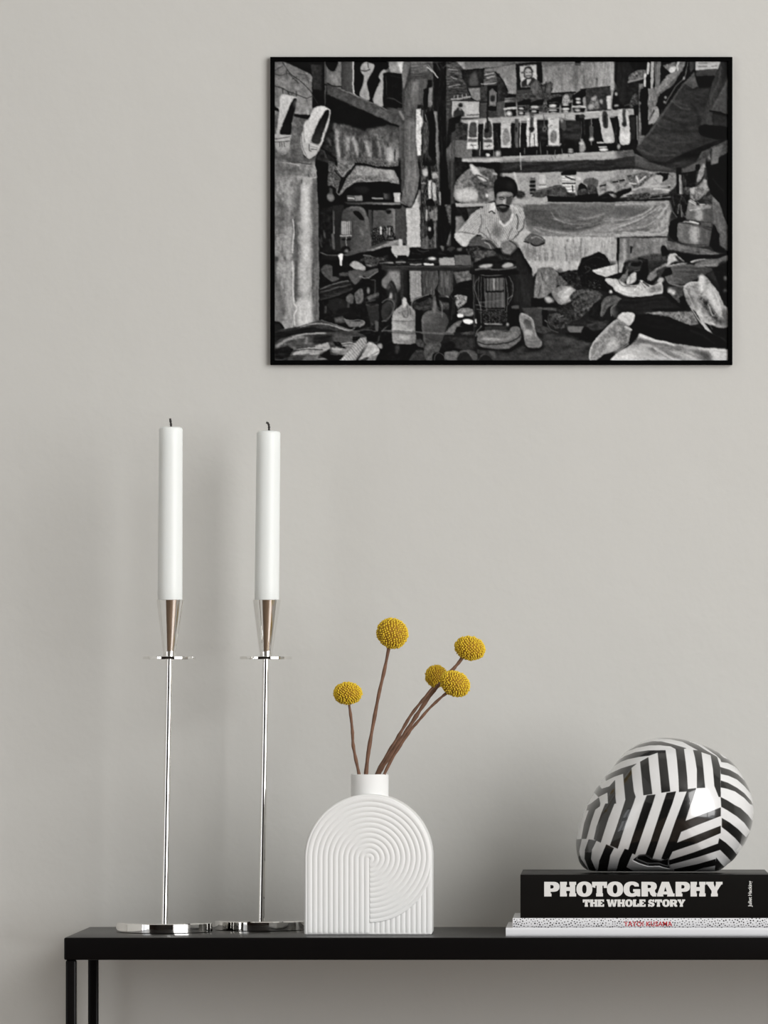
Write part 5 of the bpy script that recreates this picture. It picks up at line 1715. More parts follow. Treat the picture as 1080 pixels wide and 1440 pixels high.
C 80 w8 b1 |60,180 100,230 220,240; 240,180 300,250; 370,225 400,190 400,210
L 20 w16 |280,200 330,235
P 120 b2 n14,6 |330,240 440,220 450,290 330,300
L 245 w10 b1 |200,270 240,230 260,260
# dark jacket
P 26 n4,10,3,.7 |90,345 250,335 470,305 540,320 620,430 640,450 440,440 200,455 20,440
P 90 n10,7 |0,310 90,345 40,400 0,430
P 8 |460,240 500,290 600,390 680,440 650,455 520,370 460,300
P 10 |340,440 600,430 640,455 400,460
C 50 w8 b2 |100,360 300,350 460,330
P 50 |0,450 60,460 60,520 0,500
P 70 n12,8 |490,240 630,240 640,330 600,390 530,320
E 225 b1.5 |520,278 20,18;552,292 18,20
P 5 |600,340 640,320 690,430 640,440
# bowls
S 88 h60 n5,8,3,.6 |540,110 540,60 700,40 860,70 900,90 800,150 640,220 560,190
C 60 w6 b1 |560,150 640,155 750,140; 550,120 660,120 800,90
C 145 w12 b1.5 |480,155 510,205 600,235 650,235
P 95 |480,150 540,130 560,190 600,220 520,205
P 40 |840,130 960,80 980,200 900,180
P 180 |510,0 580,0 490,65 485,50
P 120 |490,50 640,30 680,25 660,45 500,68
P 8 |640,0 720,0 690,25 660,20
L 215 w14 b1 |710,20 760,0
P 105 n10,7 |740,30 850,0 1000,0 960,30 940,65 800,60 740,50
P 6 n8,6 |900,80 1042,20 1042,380 980,350 960,230
E 100 b1.5 |1015,165 14,24;1010,275 16,12
# clear bag with pattern
S 150 n20,8 |640,240 700,200 770,190 790,140 830,145 880,200 960,300 1000,400 1042,450 1042,590 950,610 900,660 820,600 760,480 700,420 650,320
S 215 b1.5 |780,150 820,145 830,250 790,290
C 210 w9 b1 |650,240 700,205 780,200; 870,220 940,330 980,480 ; 700,420 780,540 860,640; 900,360 960,450
S 80 b4 a.7 |660,310 720,330 740,400 690,400
P 95 n50,4 b1.5 |770,330 860,330 910,420 960,540 930,580 860,480 800,400
S 210 b3 |820,270 900,260 940,360 960,470 900,420
L 215 w24 b3 |780,450 850,590 900,640
E 45 b1.5 |840,390 16,24;890,480 16,20;975,550 24,22;920,520 18,14
L 215 w8 b1 |860,400 900,500; 920,580 870,560
S 100 b2 |985,470 1040,430 1042,590 980,590
# flowery cloth
P 105 n28,6 |280,470 420,465 600,465 720,460 780,570 700,590 560,530 460,500 350,490
C 150 w8 b1 |560,510 590,480 620,510 600,540; 650,510 700,540; 720,480 760,550
# black cloth
P 9 n3,8,3,.7 |200,490 330,480 440,510 500,505 620,560 740,600 860,640 960,690 1042,750 1042,800 800,780 560,750 400,710 250,650 170,600
L 40 w9 b2 |700,625 820,680 930,760
P 4 |180,600 250,640 220,710 150,750 155,690
P 45 b2 |960,650 1042,620 1042,720 980,690
P 14 |820,560 900,660 1000,700 1042,740 1042,600 980,620
# white paper bag left
S 205 n12,7 |60,500 100,470 190,475 205,520 150,590 60,540
P 125 n26,8 |0,560 60,520 150,590 180,620 150,740 60,800 0,850
L 225 w8 b1 |115,595 180,625
C 170 w9 b1 |0,600 50,540 ; 0,850 60,810 150,750
S 165 b2 n10,6 |0,730 60,720 70,780 0,820
P 3 |0,845 20,850 0,870
# white paper front
P 190 n14,12,3,.8 |0,880 60,820 140,780 220,720 250,655 400,715 560,750 800,785 1042,800 1042,902 0,902
P 105 b2 |230,690 400,730 560,755 760,790 600,800 420,770 300,750 160,770
P 110 b3 |340,770 440,780 600,860 700,902 560,890 400,840 330,810
C 95 w16 b3 |440,790 600,800 780,830 900,902; 560,800 720,850 860,900
S 245 b4 |0,880 100,820 160,830 260,902 0,902
C 240 w12 b2 |245,670 380,720 560,755; 380,790 520,870 620,902; 880,820 930,902
P 215 b3 |870,800 1042,805 1042,902 930,902
P 85 b3 |700,790 870,820 900,890 840,902 760,840
SOFT
A
C 60 w5 b.5 |640,240 660,180 700,150; 560,150 600,170 620,230
L 150 w5 |505,255 640,295; 850,62 905,75
C 225 w6 b.5 |95,360 80,560 55,700; 405,465 340,620 300,700
C 110 w5 b.5 |240,380 232,450 205,540 192,690
C 235 w5 b.5 |538,500 520,600 490,690 455,780
C 120 w6 b1 |825,240 815,300 805,345; 1000,220 960,300 930,390
C 190 w8 b1 |850,150 845,220 840,300; 985,260 970,330 960,400; 835,70 860,90 880,70
C 100 w5 |780,360 900,420 1040,480; 560,280 640,320 700,350
L 40 w6 b1 |690,345 715,440; 730,360 720,430; 900,420 940,470
C 45 w8 b1 |600,700 660,690 720,700 800,730 900,740 1080,760; 640,650 720,680 820,720
C 150 w8 b1 |655,740 660,820 690,900; 725,740 730,800 760,860; 870,740 900,800 910,880; 1060,720 1030,800 1045,880; 970,760 990,820
C 60 w8 b1 |700,760 705,850; 800,780 830,860 840,900; 940,760 950,860; 1010,790 1000,860
C 190 w6 b.5 |610,680 605,760 620,860 615,930
C 70 w10 b1.5 |450,640 490,680 510,760; 500,720 560,800 590,900
L 135 w8 b1 |520,730 540,780; 500,640 480,700
C 175 w7 b1 |60,90 110,75 160,110; 60,210 130,230 200,290; 260,290 320,330
E 150 b2 a.5 |120,230 60,30;260,420 60,50
C 70 w6 |60,560 65,640; 220,560 250,640 240,760
C 150 w6 b1 |215,600 220,700; 330,570 350,560
B
C 60 w7 b1 |215,240 205,400 200,600; 240,220 225,350; 330,220 320,330 330,420
C 145 w7 b1 |275,230 262,330 262,420; 300,210 300,300; 230,600 228,760 240,950; 262,560 268,760
C 60 w6 b1 |210,640 205,800 215,940; 250,620 245,800 258,930
C 60 w7 b.5 |250,75 330,70 390,50; 235,125 300,120 390,110; 230,170 300,175 390,165
C 170 w6 b.5 |240,90 320,85 380,75; 250,145 330,140
L 225 w6 |330,480 335,560; 345,560 340,640
C 90 w7 b1 |300,500 310,600 305,700; 322,600 318,760
C 130 w6 b1 |370,620 385,680 380,760; 360,760 365,850; 455,520 470,700 480,900
C 60 w6 b1 |500,540 510,700 520,900; 540,200 530,300 560,420
C 90 w6 b.5 |460,80 480,120; 500,60 540,120; 570,330 580,450; 590,700 600,850
C 120 w5 |600,140 660,160; 590,220 650,230; 620,90 690,140; 700,220 740,260
C 95 w6 b1 |640,660 700,690 740,690; 650,720 720,700; 660,620 740,640
L 30 w8 b1 |850,620 850,880; 990,600 990,850; 1030,600 1030,820
L 90 w5 b.5 |865,700 870,760; 1010,700 1015,760
C 30 w6 |890,180 950,165 1000,175; 900,215 960,205
L 200 w5 |700,925 1080,912
L 80 w6 |700,948 1080,945
L 185 w5 |640,420 720,430; 760,430 820,440
C
C 200 w5 b.5 |190,85 345,72; 0,548 180,545 620,512 900,488
C 80 w5 b.5 |0,590 300,575 440,560
L 90 w5 b1 |440,120 445,240; 580,110 575,280; 520,150 515,250; 840,90 850,250; 950,80 940,260; 110,110 120,300
L 165 w6 b1 |480,130 480,260; 620,130 625,260; 780,120 790,250; 900,110 905,240; 60,130 70,250
C 110 w6 |300,280 320,240 350,230; 360,340 400,300; 440,300 480,270; 320,340 350,330
C 30 w7 |340,220 330,290; 380,250 380,330; 440,250 450,330; 300,310 330,370
L 235 w5 |75,465 150,462; 455,430 535,432; 675,448 770,452; 590,465 640,466
L 30 w5 |62,430 165,425; 450,450 545,450; 675,434 770,430; 575,448 650,446
L 225 w5 |300,455 360,452; 188,465 235,465; 700,398 750,396
L 150 w6 |770,560 775,700; 820,560 822,620; 1055,560 1058,700
C 70 w6 b1 |370,620 450,640 560,620 700,640; 560,700 700,690
L 225 w4 |262,550 268,820; 345,550 355,820; 450,550 452,780; 542,550 548,780
L 20 w8 |222,600 225,860; 360,600 365,860; 560,640 560,700; 130,600 135,800
L 200 w4 |0,898 300,888 480,882; 700,862 1080,842
C 60 w5 |100,915 300,905; 700,895 900,885
C 150 w6 b.5 |840,400 860,370; 880,430 900,400; 820,470 840,440
D
C 90 w6 b1 |480,520 600,560 700,570; 450,560 560,600; 560,400 680,440; 640,290 760,340 840,350; 300,760 450,830 620,850; 350,700 520,760 700,760
C 25 w9 b1.5 |460,540 600,600 760,610; 520,440 640,480 780,480; 330,730 480,800 640,820; 280,810 420,890 600,900
C 100 w5 b.5 |640,240 500,430 420,560 230,800; 740,140 752,220 775,280
C 120 w5 b.5 |1040,200 960,360 890,480; 975,60 950,230 880,380
C 80 w8 b2 |1000,300 960,420; 930,250 880,420 850,580
L 55 w6 b1 |60,60 60,300; 110,60 100,380; 160,80 150,160; 220,60 210,120
L 205 w6 b.5 |365,60 362,180; 345,60 340,150; 250,500 252,640; 405,60 403,250
L 60 w8 b.5 |382,50 380,300; 425,50 420,200
C 150 w6 |440,230 500,180 570,140; 600,150 640,90 650,50; 410,330 480,280
C 160 w5 b.5 |180,200 240,180 300,140; 170,180 230,150; 380,600 430,540 450,470
C 50 w7 |500,170 540,200; 460,120 480,160; 610,60 630,110
L 230 w6 b.5 |90,650 90,760; 140,650 145,760; 115,690 115,740
L 60 w5 |100,640 120,680; 0,865 190,848
L 140 w5 b.5 |205,870 330,935; 890,860 890,940; 760,950 800,860
C 95 w7 b1.5 |960,760 900,800 880,860; 1030,740 1035,850
E
C 80 w7 b1 |60,80 120,110 100,180; 180,120 200,200 170,300; 50,300 90,380 60,500; 130,450 110,560 130,700; 70,740 110,820 90,950; 250,620 245,800 250,950
C 185 w8 b1 |150,130 150,260 180,420 170,560; 190,620 185,760 195,930; 60,230 90,300; 60,640 80,760; 300,260 290,420 300,560; 340,620 345,760 335,940
C 235 w6 b.5 |350,580 370,620 372,700; 335,240 345,290; 222,570 212,640 220,680 210,740 212,840
C 110 w7 b1 |365,380 370,480 365,560; 400,260 405,400 400,600 405,900; 260,560 250,620
C 90 w6 b.5 |90,60 160,60 210,85; 230,160 300,175; 60,100 70,140
C 60 w6 b1 |280,80 380,100 420,130; 130,20 200,30
C 160 w5 b1 |600,0 605,60 640,140 660,180; 760,60 700,140 655,190
C 150 w5 |780,85 860,95 960,125 1080,130
C 70 w7 b1 |820,130 830,190 810,210; 900,120 910,200; 980,140 990,200; 1030,140 1040,200
C 40 w7 |700,20 680,80 650,130; 540,110 580,180 600,250
C 130 w6 b.5 |545,200 560,230 550,260
C 120 w7 b.5 |700,470 740,450 800,450 850,480 872,540 885,640 895,740 900,800
C 35 w7 b1 |690,500 740,480; 620,580 625,700; 735,590 740,700 735,820
C 105 w7 b1 |760,600 800,640 830,720; 690,520 720,510; 850,600 860,700
L 175 w6 b.5 |570,490 574,560; 575,620 574,690
C 60 w7 b1 |470,560 500,640 490,720; 460,500 480,540; 520,520 530,600
L 150 w6 |455,700 462,760; 485,680 492,740; 530,730 545,800
C 190 w6 b.5 |870,838 980,805 1080,765; 460,860 520,882 600,885
L 210 w5 |1025,640 1028,710; 1075,640 1078,700; 965,650 965,700
C 60 w7 |900,920 960,940; 800,900 860,930
F
C 75 w8 b1 |215,20 205,150 195,280 190,380; 250,100 240,240 220,330; 290,60 300,180 280,290
C 140 w8 b1 |235,20 225,120 215,220; 270,20 280,120 285,200; 200,300 230,380 250,430; 260,300 245,380
L 230 w5 b.5 |210,480 215,780; 325,480 322,760; 345,240 348,320
C 150 w6 b1 |230,640 260,660 310,650; 230,720 300,730; 250,520 300,530
L 235 w5 |405,225 408,350; 440,250 448,380; 470,230 472,300; 505,330 508,420; 380,480 385,550
L 15 w7 |425,230 432,370; 390,260 395,360; 480,280 485,400
C 130 w6 |345,600 355,700 350,800; 370,620 375,700; 350,140 365,120 385,140
L 10 w8 |365,650 368,800; 450,470 455,560; 400,760 405,820
C 60 w6 b1 |540,620 560,700 540,780; 510,660 520,760
C 40 w7 b.5 |565,80 575,200 590,330; 615,40 620,200 622,400
C 200 w6 b.5 |660,330 720,300 800,310; 670,360 740,345 820,350; 700,380 780,375
C 150 w7 b1 |660,260 700,200 760,140; 720,250 760,190 800,170; 830,280 880,250 960,240; 860,120 930,120 990,160
C 50 w8 b1 |700,290 760,260 830,270; 780,210 830,250 900,260; 850,300 920,290 980,260; 900,150 950,200
C 235 w7 b.5 |775,75 830,140 900,190
C 215 w5 |640,422 800,420 990,418
L 90 w5 |640,448 950,440
C 55 w9 b1 |870,480 850,560 820,650 800,700; 700,640 760,640 830,640; 650,740 700,760 740,800
C 205 w7 b.5 |850,460 790,530 720,600; 700,690 640,730; 840,580 790,650; 660,760 720,780
C 95 w6 b1 |900,600 880,700 900,740; 950,640 945,720; 990,520 1000,620 980,740
C 215 w6 b.5 |1000,490 1030,560 1055,620
C 55 w9 b.5 |1005,340 1030,335 1075,350; 1020,440 1050,425 1080,430
C 215 w7 b.5 |1020,395 1040,400 1060,395; 1040,350 1080,345
C 130 w6 |700,740 780,715 850,720; 770,770 830,770; 830,760 900,790
C 65 w7 |760,790 840,790 920,820; 870,760 900,740; 960,750 1000,800
C 170 w6 |890,745 920,770; 930,740 960,775; 950,735 985,770
C 20 w9 |760,860 820,880 880,850; 840,900 900,920 990,900; 800,940 860,930
C 120 w6 b.5 |830,860 900,850 960,870; 860,930 930,925
E 6 |560,870 50,14;300,900 40,14;60,900 50,20
L 150 w5 |80,815 215,815; 240,860 330,870; 480,860 560,880
G
C 200 w6 b.5 |330,625 420,655 560,680 700,680; 520,560 640,600 740,610 830,600; 480,500 520,560 600,590; 700,640 820,620 940,580 1080,540
C 60 w8 b1 |300,560 400,610 520,640 640,650; 560,520 660,560 760,580 860,570; 640,480 740,510 880,520; 260,520 300,560; 750,640 860,620 950,580
C 180 w5 b.5 |540,500 560,540 640,560; 720,545 800,555 900,530; 800,690 900,700 1080,690; 420,700 560,712
C 75 w7 b1 |380,650 500,690 620,700; 840,670 960,680 1080,665; 960,440 1080,450; 300,470 360,480
C 190 w5 b.5 |240,660 330,690 440,715 600,720 1080,722
L 95 w6 b1 |420,780 420,930; 480,750 490,900; 540,800 540,930; 660,760 665,920; 700,800 705,940; 800,760 800,850; 960,760 955,850; 1030,760 1030,930; 330,840 330,940
L 215 w8 b1.5 |450,800 455,920; 580,790 585,930; 640,820 640,940; 730,780 730,900; 840,760 840,850; 990,780 990,900
C 50 w7 b1 |20,100 200,70 400,60; 180,140 360,90 560,50; 420,130 620,90 900,60; 760,125 900,90
C 80 w6 b1 |60,75 240,60; 260,120 420,90 560,70; 560,110 720,80; 880,100 1080,80
L 60 w5 |585,205 690,210; 575,225 690,232; 590,265 660,262; 610,300 650,300
L 225 w5 |575,215 690,220; 600,250 690,250; 640,290 680,290
C 45 w6 b.5 |350,330 420,330 480,300; 500,290 560,300 600,330; 400,350 500,330
C 115 w6 b.5 |320,330 400,300 480,285; 540,265 590,275; 780,215 880,212; 730,300 780,300
C 15 w8 |700,270 720,390; 795,290 800,380; 880,280 890,350; 640,340 660,390
C 160 w6 |925,260 980,225 1070,200; 960,320 1050,330; 900,350 990,330
C 60 w6 |960,240 1010,320; 1000,225 1070,250; 900,300 960,300
C 215 w6 b.5 |120,440 170,490 210,560; 150,440 190,480; 20,640 80,640 130,580; 195,700 240,690
C 85 w8 b1 |230,500 235,600 240,650; 150,520 130,600 90,680; 180,580 170,660 140,720; 50,700 90,720
C 60 w6 b.5 |255,700 300,740 330,790; 300,720 360,740; 290,700 260,740
C 175 w5 |310,735 350,725; 340,760 400,750; 30,790 80,760 110,750; 60,850 110,800 165,775
C 85 w5 b.5 |30,215 60,200 110,215; 110,240 135,280
C 70 w7 |0,345 20,350 45,368; 70,372 120,352; 40,420 90,430
C 225 w6 b.5 |15,335 60,330 110,335; 50,385 55,410; 20,380 40,395
C 75 w6 b1 |100,320 120,380 100,430; 5,400 30,420; 60,440 100,440
C 100 w6 |20,870 80,870 120,900; 130,860 190,850; 190,840 230,900 240,950
H
C 200 w6 b.5 |20,615 150,580 280,520 360,460; 60,660 200,610 340,540 450,450; 250,650 340,600 420,540 500,440; 280,690 400,650 480,590 515,540; 420,690 480,660 520,600
C 60 w8 b1 |0,590 120,560 240,500 330,460; 60,640 200,600 320,530 420,460; 160,680 300,620 400,550; 300,670 380,620 450,550 490,480; 380,700 450,670 500,620
C 190 w5 b.5 |0,705 160,690 300,700 420,690 500,715; 60,680 180,680; 340,560 400,520; 400,600 440,570; 440,640 470,600; 330,640 380,660
C 85 w6 b1 |300,600 350,570; 380,640 430,600; 480,500 490,560; 460,560 500,600; 60,470 200,470; 260,440 300,470
L 80 w6 b1 |200,760 205,900; 260,760 262,890; 340,760 350,850; 420,750 425,860; 20,780 22,940; 230,800 235,880
L 170 w7 b1 |180,780 185,850; 300,750 305,860; 380,750 382,860; 10,800 10,900
C 25 w9 b1 |220,90 330,120 480,135 600,120; 300,30 420,70 560,80; 230,60 300,100
C 95 w6 b1 |215,30 260,80 330,115; 420,95 520,110 620,90; 560,50 660,30
C 210 w7 b.5 |210,200 240,240 300,190; 215,185 232,230; 260,260 330,250; 360,230 420,180; 300,260 420,262
C 60 w7 b1 |60,210 120,230 120,290; 20,250 60,310; 320,220 300,260; 380,200 420,240; 430,250 500,260
C 170 w6 b.5 |0,240 50,260 100,250; 130,180 180,210; 110,350 170,325; 200,330 260,345; 380,305 500,310
L 200 w6 b.5 |608,180 612,330; 640,170 645,260; 660,200 662,300
C 10 w9 |560,300 590,420 600,520; 660,300 640,380; 600,390 650,440; 700,320 720,350; 500,150 540,180
C 150 w6 b.5 |590,340 640,360 665,430; 540,350 560,450; 620,480 640,540; 680,300 720,290; 760,250 780,180; 800,240 830,180 835,120
C 210 w6 b.5 |700,395 740,415; 760,400 800,440; 840,330 820,380; 770,300 790,350; 720,300 740,330
C 30 w8 |730,350 760,420; 800,380 830,350; 870,380 880,440; 650,420 670,440
C 60 w7 b1 |670,480 665,560; 890,480 885,590; 700,470 780,480 890,470; 600,640 590,720 620,760; 930,680 910,740
C 200 w6 b1 |750,480 752,560; 800,500 800,560; 700,640 700,740; 620,660 625,720; 770,640 780,720; 850,660 850,720
C 180 w5 |670,565 780,588 890,600; 605,600 700,612 800,630; 640,780 760,805 860,795
C 150 w6 b1 |940,480 960,620 1000,760; 900,360 960,440; 600,800 760,840 940,880; 970,600 1010,700
C 50 w7 b1 |620,830 760,860 900,885; 700,820 720,840; 850,850 900,860
C 230 w6 b.5 |520,875 500,940; 565,870 620,920; 700,945 760,928 830,915
C 100 w6 |170,930 240,890 350,880; 320,900 420,900; 780,920 900,915
I
C 230 w7 b.5 |205,10 212,100 205,200; 218,390 245,430 220,490 225,560; 370,300 360,350; 300,330 350,320
C 80 w8 b1 |235,10 240,120 232,240 245,330; 60,230 90,280 100,380; 110,440 130,520 120,590; 380,100 385,240 378,400 385,540; 190,100 200,200
C 190 w8 b1 |100,40 110,160 100,260; 150,300 170,420 180,520; 60,80 60,180; 280,50 285,180 290,280; 400,80 405,220 400,420
C 100 w7 b1 |140,160 150,260 130,340; 330,60 340,180; 300,440 290,540; 60,440 70,560
C 120 w6 b.5 |460,90 500,60 545,70; 490,150 550,185 610,175; 640,115 700,125; 720,120 760,180 800,130; 830,130 900,110 960,85
C 190 w6 b.5 |725,45 780,70 840,70; 770,20 800,60; 870,160 890,175; 800,150 860,170
C 20 w8 |600,90 680,100; 700,150 720,210; 880,40 960,60; 830,180 880,150
C 115 w6 b.5 |450,300 560,260 680,235; 450,325 600,280 700,250; 455,360 560,330 680,290 740,260
C 30 w8 |450,280 580,240 700,205; 445,315 600,270 720,230; 480,345 620,310 720,270
C 130 w6 b.5 |790,270 790,330; 820,270 825,330; 700,330 710,370; 690,350 700,330 730,330; 870,250 880,300; 870,350 960,310; 890,370 970,335; 860,400 960,395
C 60 w7 |470,470 490,420 520,400; 560,470 620,490 700,470; 600,550 640,570; 620,400 640,360; 700,410 720,380; 930,180 935,300; 850,220 900,210
C 15 w9 |770,310 800,350 790,390; 700,500 740,470 800,480; 830,600 900,560; 660,360 680,400; 860,340 870,400; 500,560 560,560
C 120 w6 b.5 |670,535 700,580 760,590; 600,540 640,530; 900,560 930,590; 960,560 965,630; 840,560 800,590 740,605
C 80 w8 b.5 |760,650 860,620 980,600; 800,670 900,650; 820,620 900,600; 700,660 760,680
C 20 w8 |780,640 870,640 940,650; 740,620 800,610; 860,690 950,690; 880,720 960,760
C 30 w7 b.5 |60,700 200,650 330,640; 100,690 240,640 420,625; 300,650 480,640 600,660; 60,750 160,690
C 200 w6 b.5 |240,680 360,655 490,657; 300,595 420,568; 600,600 700,632; 60,790 120,740 200,705; 430,775 520,765; 560,800 640,820 700,790
C 60 w7 b1 |200,760 300,730 420,740; 380,720 520,700 640,700; 420,690 560,670 720,660; 300,780 400,760; 540,830 640,835; 330,850 280,900; 420,840 380,900
C 220 w5 b.5 |220,840 330,830 440,830; 250,800 330,790 400,805; 640,770 740,755; 590,780 680,760; 640,900 760,810 850,720; 700,900 800,810 862,750; 860,900 920,840 970,810
C 90 w5 b.5 |660,900 780,800 850,740; 740,900 830,810; 830,860 900,800 910,750; 900,890 950,850; 880,780 950,780
C 10 w8 |470,850 530,800; 540,850 640,870; 100,830 170,800 200,820; 620,770 560,740; 780,700 740,740
J
C 210 w6 b.5 |170,360 185,338 200,360; 110,450 160,405; 90,490 85,640; 270,480 230,420
C 95 w7 b1 |80,560 180,565 275,560; 265,500 268,640 262,740; 85,660 180,668 270,660; 90,720 180,735 265,720
C 225 w8 b1.5 |150,600 210,605; 140,700 210,710; 120,520 180,525
C 130 w6 b.5 |360,480 400,455; 345,520 350,600; 400,480 460,470 520,490; 365,700 430,730
C 45 w7 b1 |545,520 560,600 520,700; 440,350 445,430; 480,360 475,440; 345,580 440,590 560,575
C 120 w6 b.5 |265,395 320,350 400,340; 270,430 350,425 420,415; 500,400 590,400; 480,350 520,370; 600,320 620,350
C 150 w6 |60,210 75,240; 30,290 50,240; 100,300 110,380; 10,380 70,385 80,440
L 90 w5 b.5 |240,120 242,300; 280,110 285,290; 310,120 312,280; 360,110 365,300; 410,110 410,260; 450,130 450,230; 530,110 535,300; 590,120 590,290; 165,120 168,340
L 160 w5 b.5 |260,110 262,320; 300,110 300,300; 380,130 385,240; 545,120 550,240
L 20 w7 |185,110 190,330; 340,130 345,320; 505,120 505,260; 20,130 30,200
C 170 w6 |640,320 660,312; 720,350 740,330; 640,390 670,370; 690,470 740,455; 580,640 660,580; 600,650 640,640
C 60 w7 |660,230 700,215 760,220; 640,260 650,300; 700,260 760,260; 740,290 780,300; 670,300 700,290
C 110 w6 b.5 |0,632 270,642 520,655; 700,670 780,640; 520,650 600,640 690,560
C 10 w9 |560,600 640,520; 600,680 700,690; 720,600 780,600; 350,660 340,740
C 70 w7 b1 |70,700 60,760; 130,770 150,830; 20,760 60,720; 200,860 240,780 290,770; 620,700 700,690 780,720; 540,700 600,690
C 120 w6 b.5 |390,800 430,760 490,755; 290,820 340,815; 400,880 440,830; 560,850 610,825 650,840; 690,830 740,820 780,860; 860,860 900,840; 740,810 800,820 830,860
C 10 w9 |370,890 400,840 430,800; 460,880 500,850 530,890; 680,890 710,850 750,860; 560,800 620,820; 800,780 830,800
C 110 w5 |830,150 815,240 830,330 850,400; 850,450 860,540 875,600; 930,150 925,280; 960,165 962,280; 1010,165 1010,280; 1050,165 1050,280
C 130 w5 |880,390 980,380 1080,385; 905,470 1000,480 1080,475; 940,470 945,570; 970,480 972,570; 1030,470 1032,560; 820,410 900,385; 860,480 830,440
L 35 w6 |940,300 940,430; 980,300 980,430; 1020,300 1020,430; 1060,300 1060,430
C 170 w6 b.5 |870,710 980,722 1080,715; 850,680 900,650; 920,580 1060,582
C 55 w6 b1 |860,770 960,780 1080,780; 900,650 1000,660 1080,655
C 150 w5 |870,65 920,75 965,65; 870,110 960,125 1060,115
K
C 110 w5 |20,160 20,270; 45,160 45,270; 75,180 95,280 90,380; 110,160 128,260 115,360; 60,290 62,430; 20,300 20,420
C 170 w6 b.5 |0,700 80,695 160,640; 20,640 90,630; 200,500 195,560; 225,540 235,640
C 60 w6 b1 |0,770 90,760 180,710; 60,660 120,640
C 60 w7 b1 |160,40 180,200 170,380; 220,60 260,220 270,400; 120,80 130,300
C 120 w6 b.5 |350,110 345,220 340,330; 380,120 400,90 460,85; 470,110 500,180 480,240; 420,180 450,240; 540,170 590,190; 360,240 400,280
C 185 w6 b.5 |395,180 400,230; 440,150 450,180; 410,290 415,330; 500,100 525,120; 550,85 570,95; 345,160 350,220
C 60 w7 b1 |370,260 420,260 480,270; 410,110 430,160; 500,200 540,240; 470,300 500,330; 520,330 560,350
C 240 w6 b.5 |570,330 620,270 660,260; 590,360 650,320; 540,310 570,280 600,265; 430,350 470,340
C 110 w6 b1 |560,300 540,340; 620,250 580,250; 600,380 660,340; 530,380 600,395
C 105 w6 b.5 |700,310 760,280 820,285; 700,360 780,330 850,330; 740,400 820,380 900,330; 700,430 760,430 820,400; 680,380 700,330; 830,290 880,320; 690,480 720,520; 650,430 680,470
C 20 w8 b.5 |680,350 740,310 840,310; 720,390 800,360 880,350; 650,400 700,440 760,470; 560,440 600,500 660,520; 720,480 800,450; 590,420 640,430
C 70 w6 |600,130 640,110 700,120; 620,170 680,160 730,180; 660,220 720,220; 790,60 840,50 900,60; 900,30 960,40; 760,120 800,140; 930,200 960,220
C 120 w5 |780,70 800,100; 850,170 870,190; 820,200 860,220; 720,150 740,180
C 230 w7 b.5 |850,95 920,100 1000,70; 900,125 980,110 1060,60; 970,180 1020,190 1070,230; 1030,220 1075,270
C 90 w6 b.5 |880,110 960,130; 960,80 940,120; 1030,180 1040,230
C 120 w6 b.5 |920,480 930,420 970,360; 980,350 1060,340; 950,430 1000,390; 1010,500 1030,440
C 25 w8 |940,460 970,400 1040,360; 820,440 880,460; 840,500 940,530; 780,560 900,560
C 75 w6 b.5 |800,540 900,580 960,570; 860,600 940,610; 720,660 800,700; 640,680 720,700; 480,490 560,485; 450,600 500,640
C 90 w6 b.5 |240,440 320,435 380,430; 240,500 320,560; 280,560 380,580; 460,560 520,600 600,600; 350,640 380,610; 620,470 680,480
C 175 w6 b.5 |210,485 260,490 300,530; 325,590 335,650 360,690; 240,560 245,620; 240,690 300,720 370,710; 260,640 270,670
C 60 w7 b1 |210,540 225,640 240,700; 290,560 300,620; 300,690 350,690; 250,740 300,770 370,770
C 40 w8 b1.5 |420,700 520,720 620,780; 60,850 200,840 300,850; 400,820 560,860 740,850; 300,880 420,870
C 80 w8 b1.5 |440,680 540,690; 460,760 560,740; 640,820 760,800; 200,870 300,860; 500,850 600,880
C 215 w6 b.5 |1070,530 980,620 900,700 840,780; 1000,650 940,740 880,800; 950,830 1020,780; 840,880 880,820
C 85 w7 b1 |1060,560 1000,640 940,700; 1000,720 940,780 900,850; 1070,640 1020,680; 860,760 850,840; 1040,760 1000,800
L
C 230 w7 b.5 |20,240 100,250 180,300; 130,210 180,170 210,120; 260,190 300,215 360,240; 150,230 220,230; 240,290 340,300 440,290
C 95 w7 b1 |40,260 140,300 260,310; 90,190 120,220; 190,240 280,270; 340,260 430,260; 300,240 330,290; 60,180 120,160
C 30 w8 |150,130 170,170 160,210; 230,190 240,230; 320,210 380,220; 130,100 110,150
C 130 w6 b.5 |130,80 170,30 240,20; 320,190 380,110 460,70; 340,170 420,120; 400,200 450,180; 0,180 40,190; 500,260 540,300; 580,290 600,340
C 60 w7 b1 |360,140 440,90; 160,90 230,70; 340,30 440,20; 340,70 400,50; 550,280 620,280
C 55 w7 b1 |100,370 240,360 400,330; 60,410 200,400 400,370; 440,320 520,360 600,420; 120,430 300,420 420,400
C 10 w9 b1 |80,385 240,380 420,350; 200,430 400,400 520,400; 480,340 560,390
C 130 w6 b.5 |560,60 700,50 850,75; 560,90 700,90 820,90; 560,120 680,125; 570,160 640,190; 490,160 520,200 600,230
C 40 w7 b1 |560,75 700,70 840,85; 560,105 700,108; 600,200 640,210; 900,110 960,100
C 225 w6 b.5 |500,60 580,45 650,30; 720,25 780,5; 520,10 500,50; 760,60 900,50
C 60 w6 b.5 |760,40 860,30 960,20; 800,20 900,5; 520,70 640,50
C 230 w7 b.5 |650,260 690,320 720,400; 700,220 740,230 780,250; 800,160 810,260 860,330; 860,230 920,310 970,420; 760,450 800,540 860,620; 780,430 840,530 900,620; 940,360 970,480 1000,530; 1010,420 1035,480
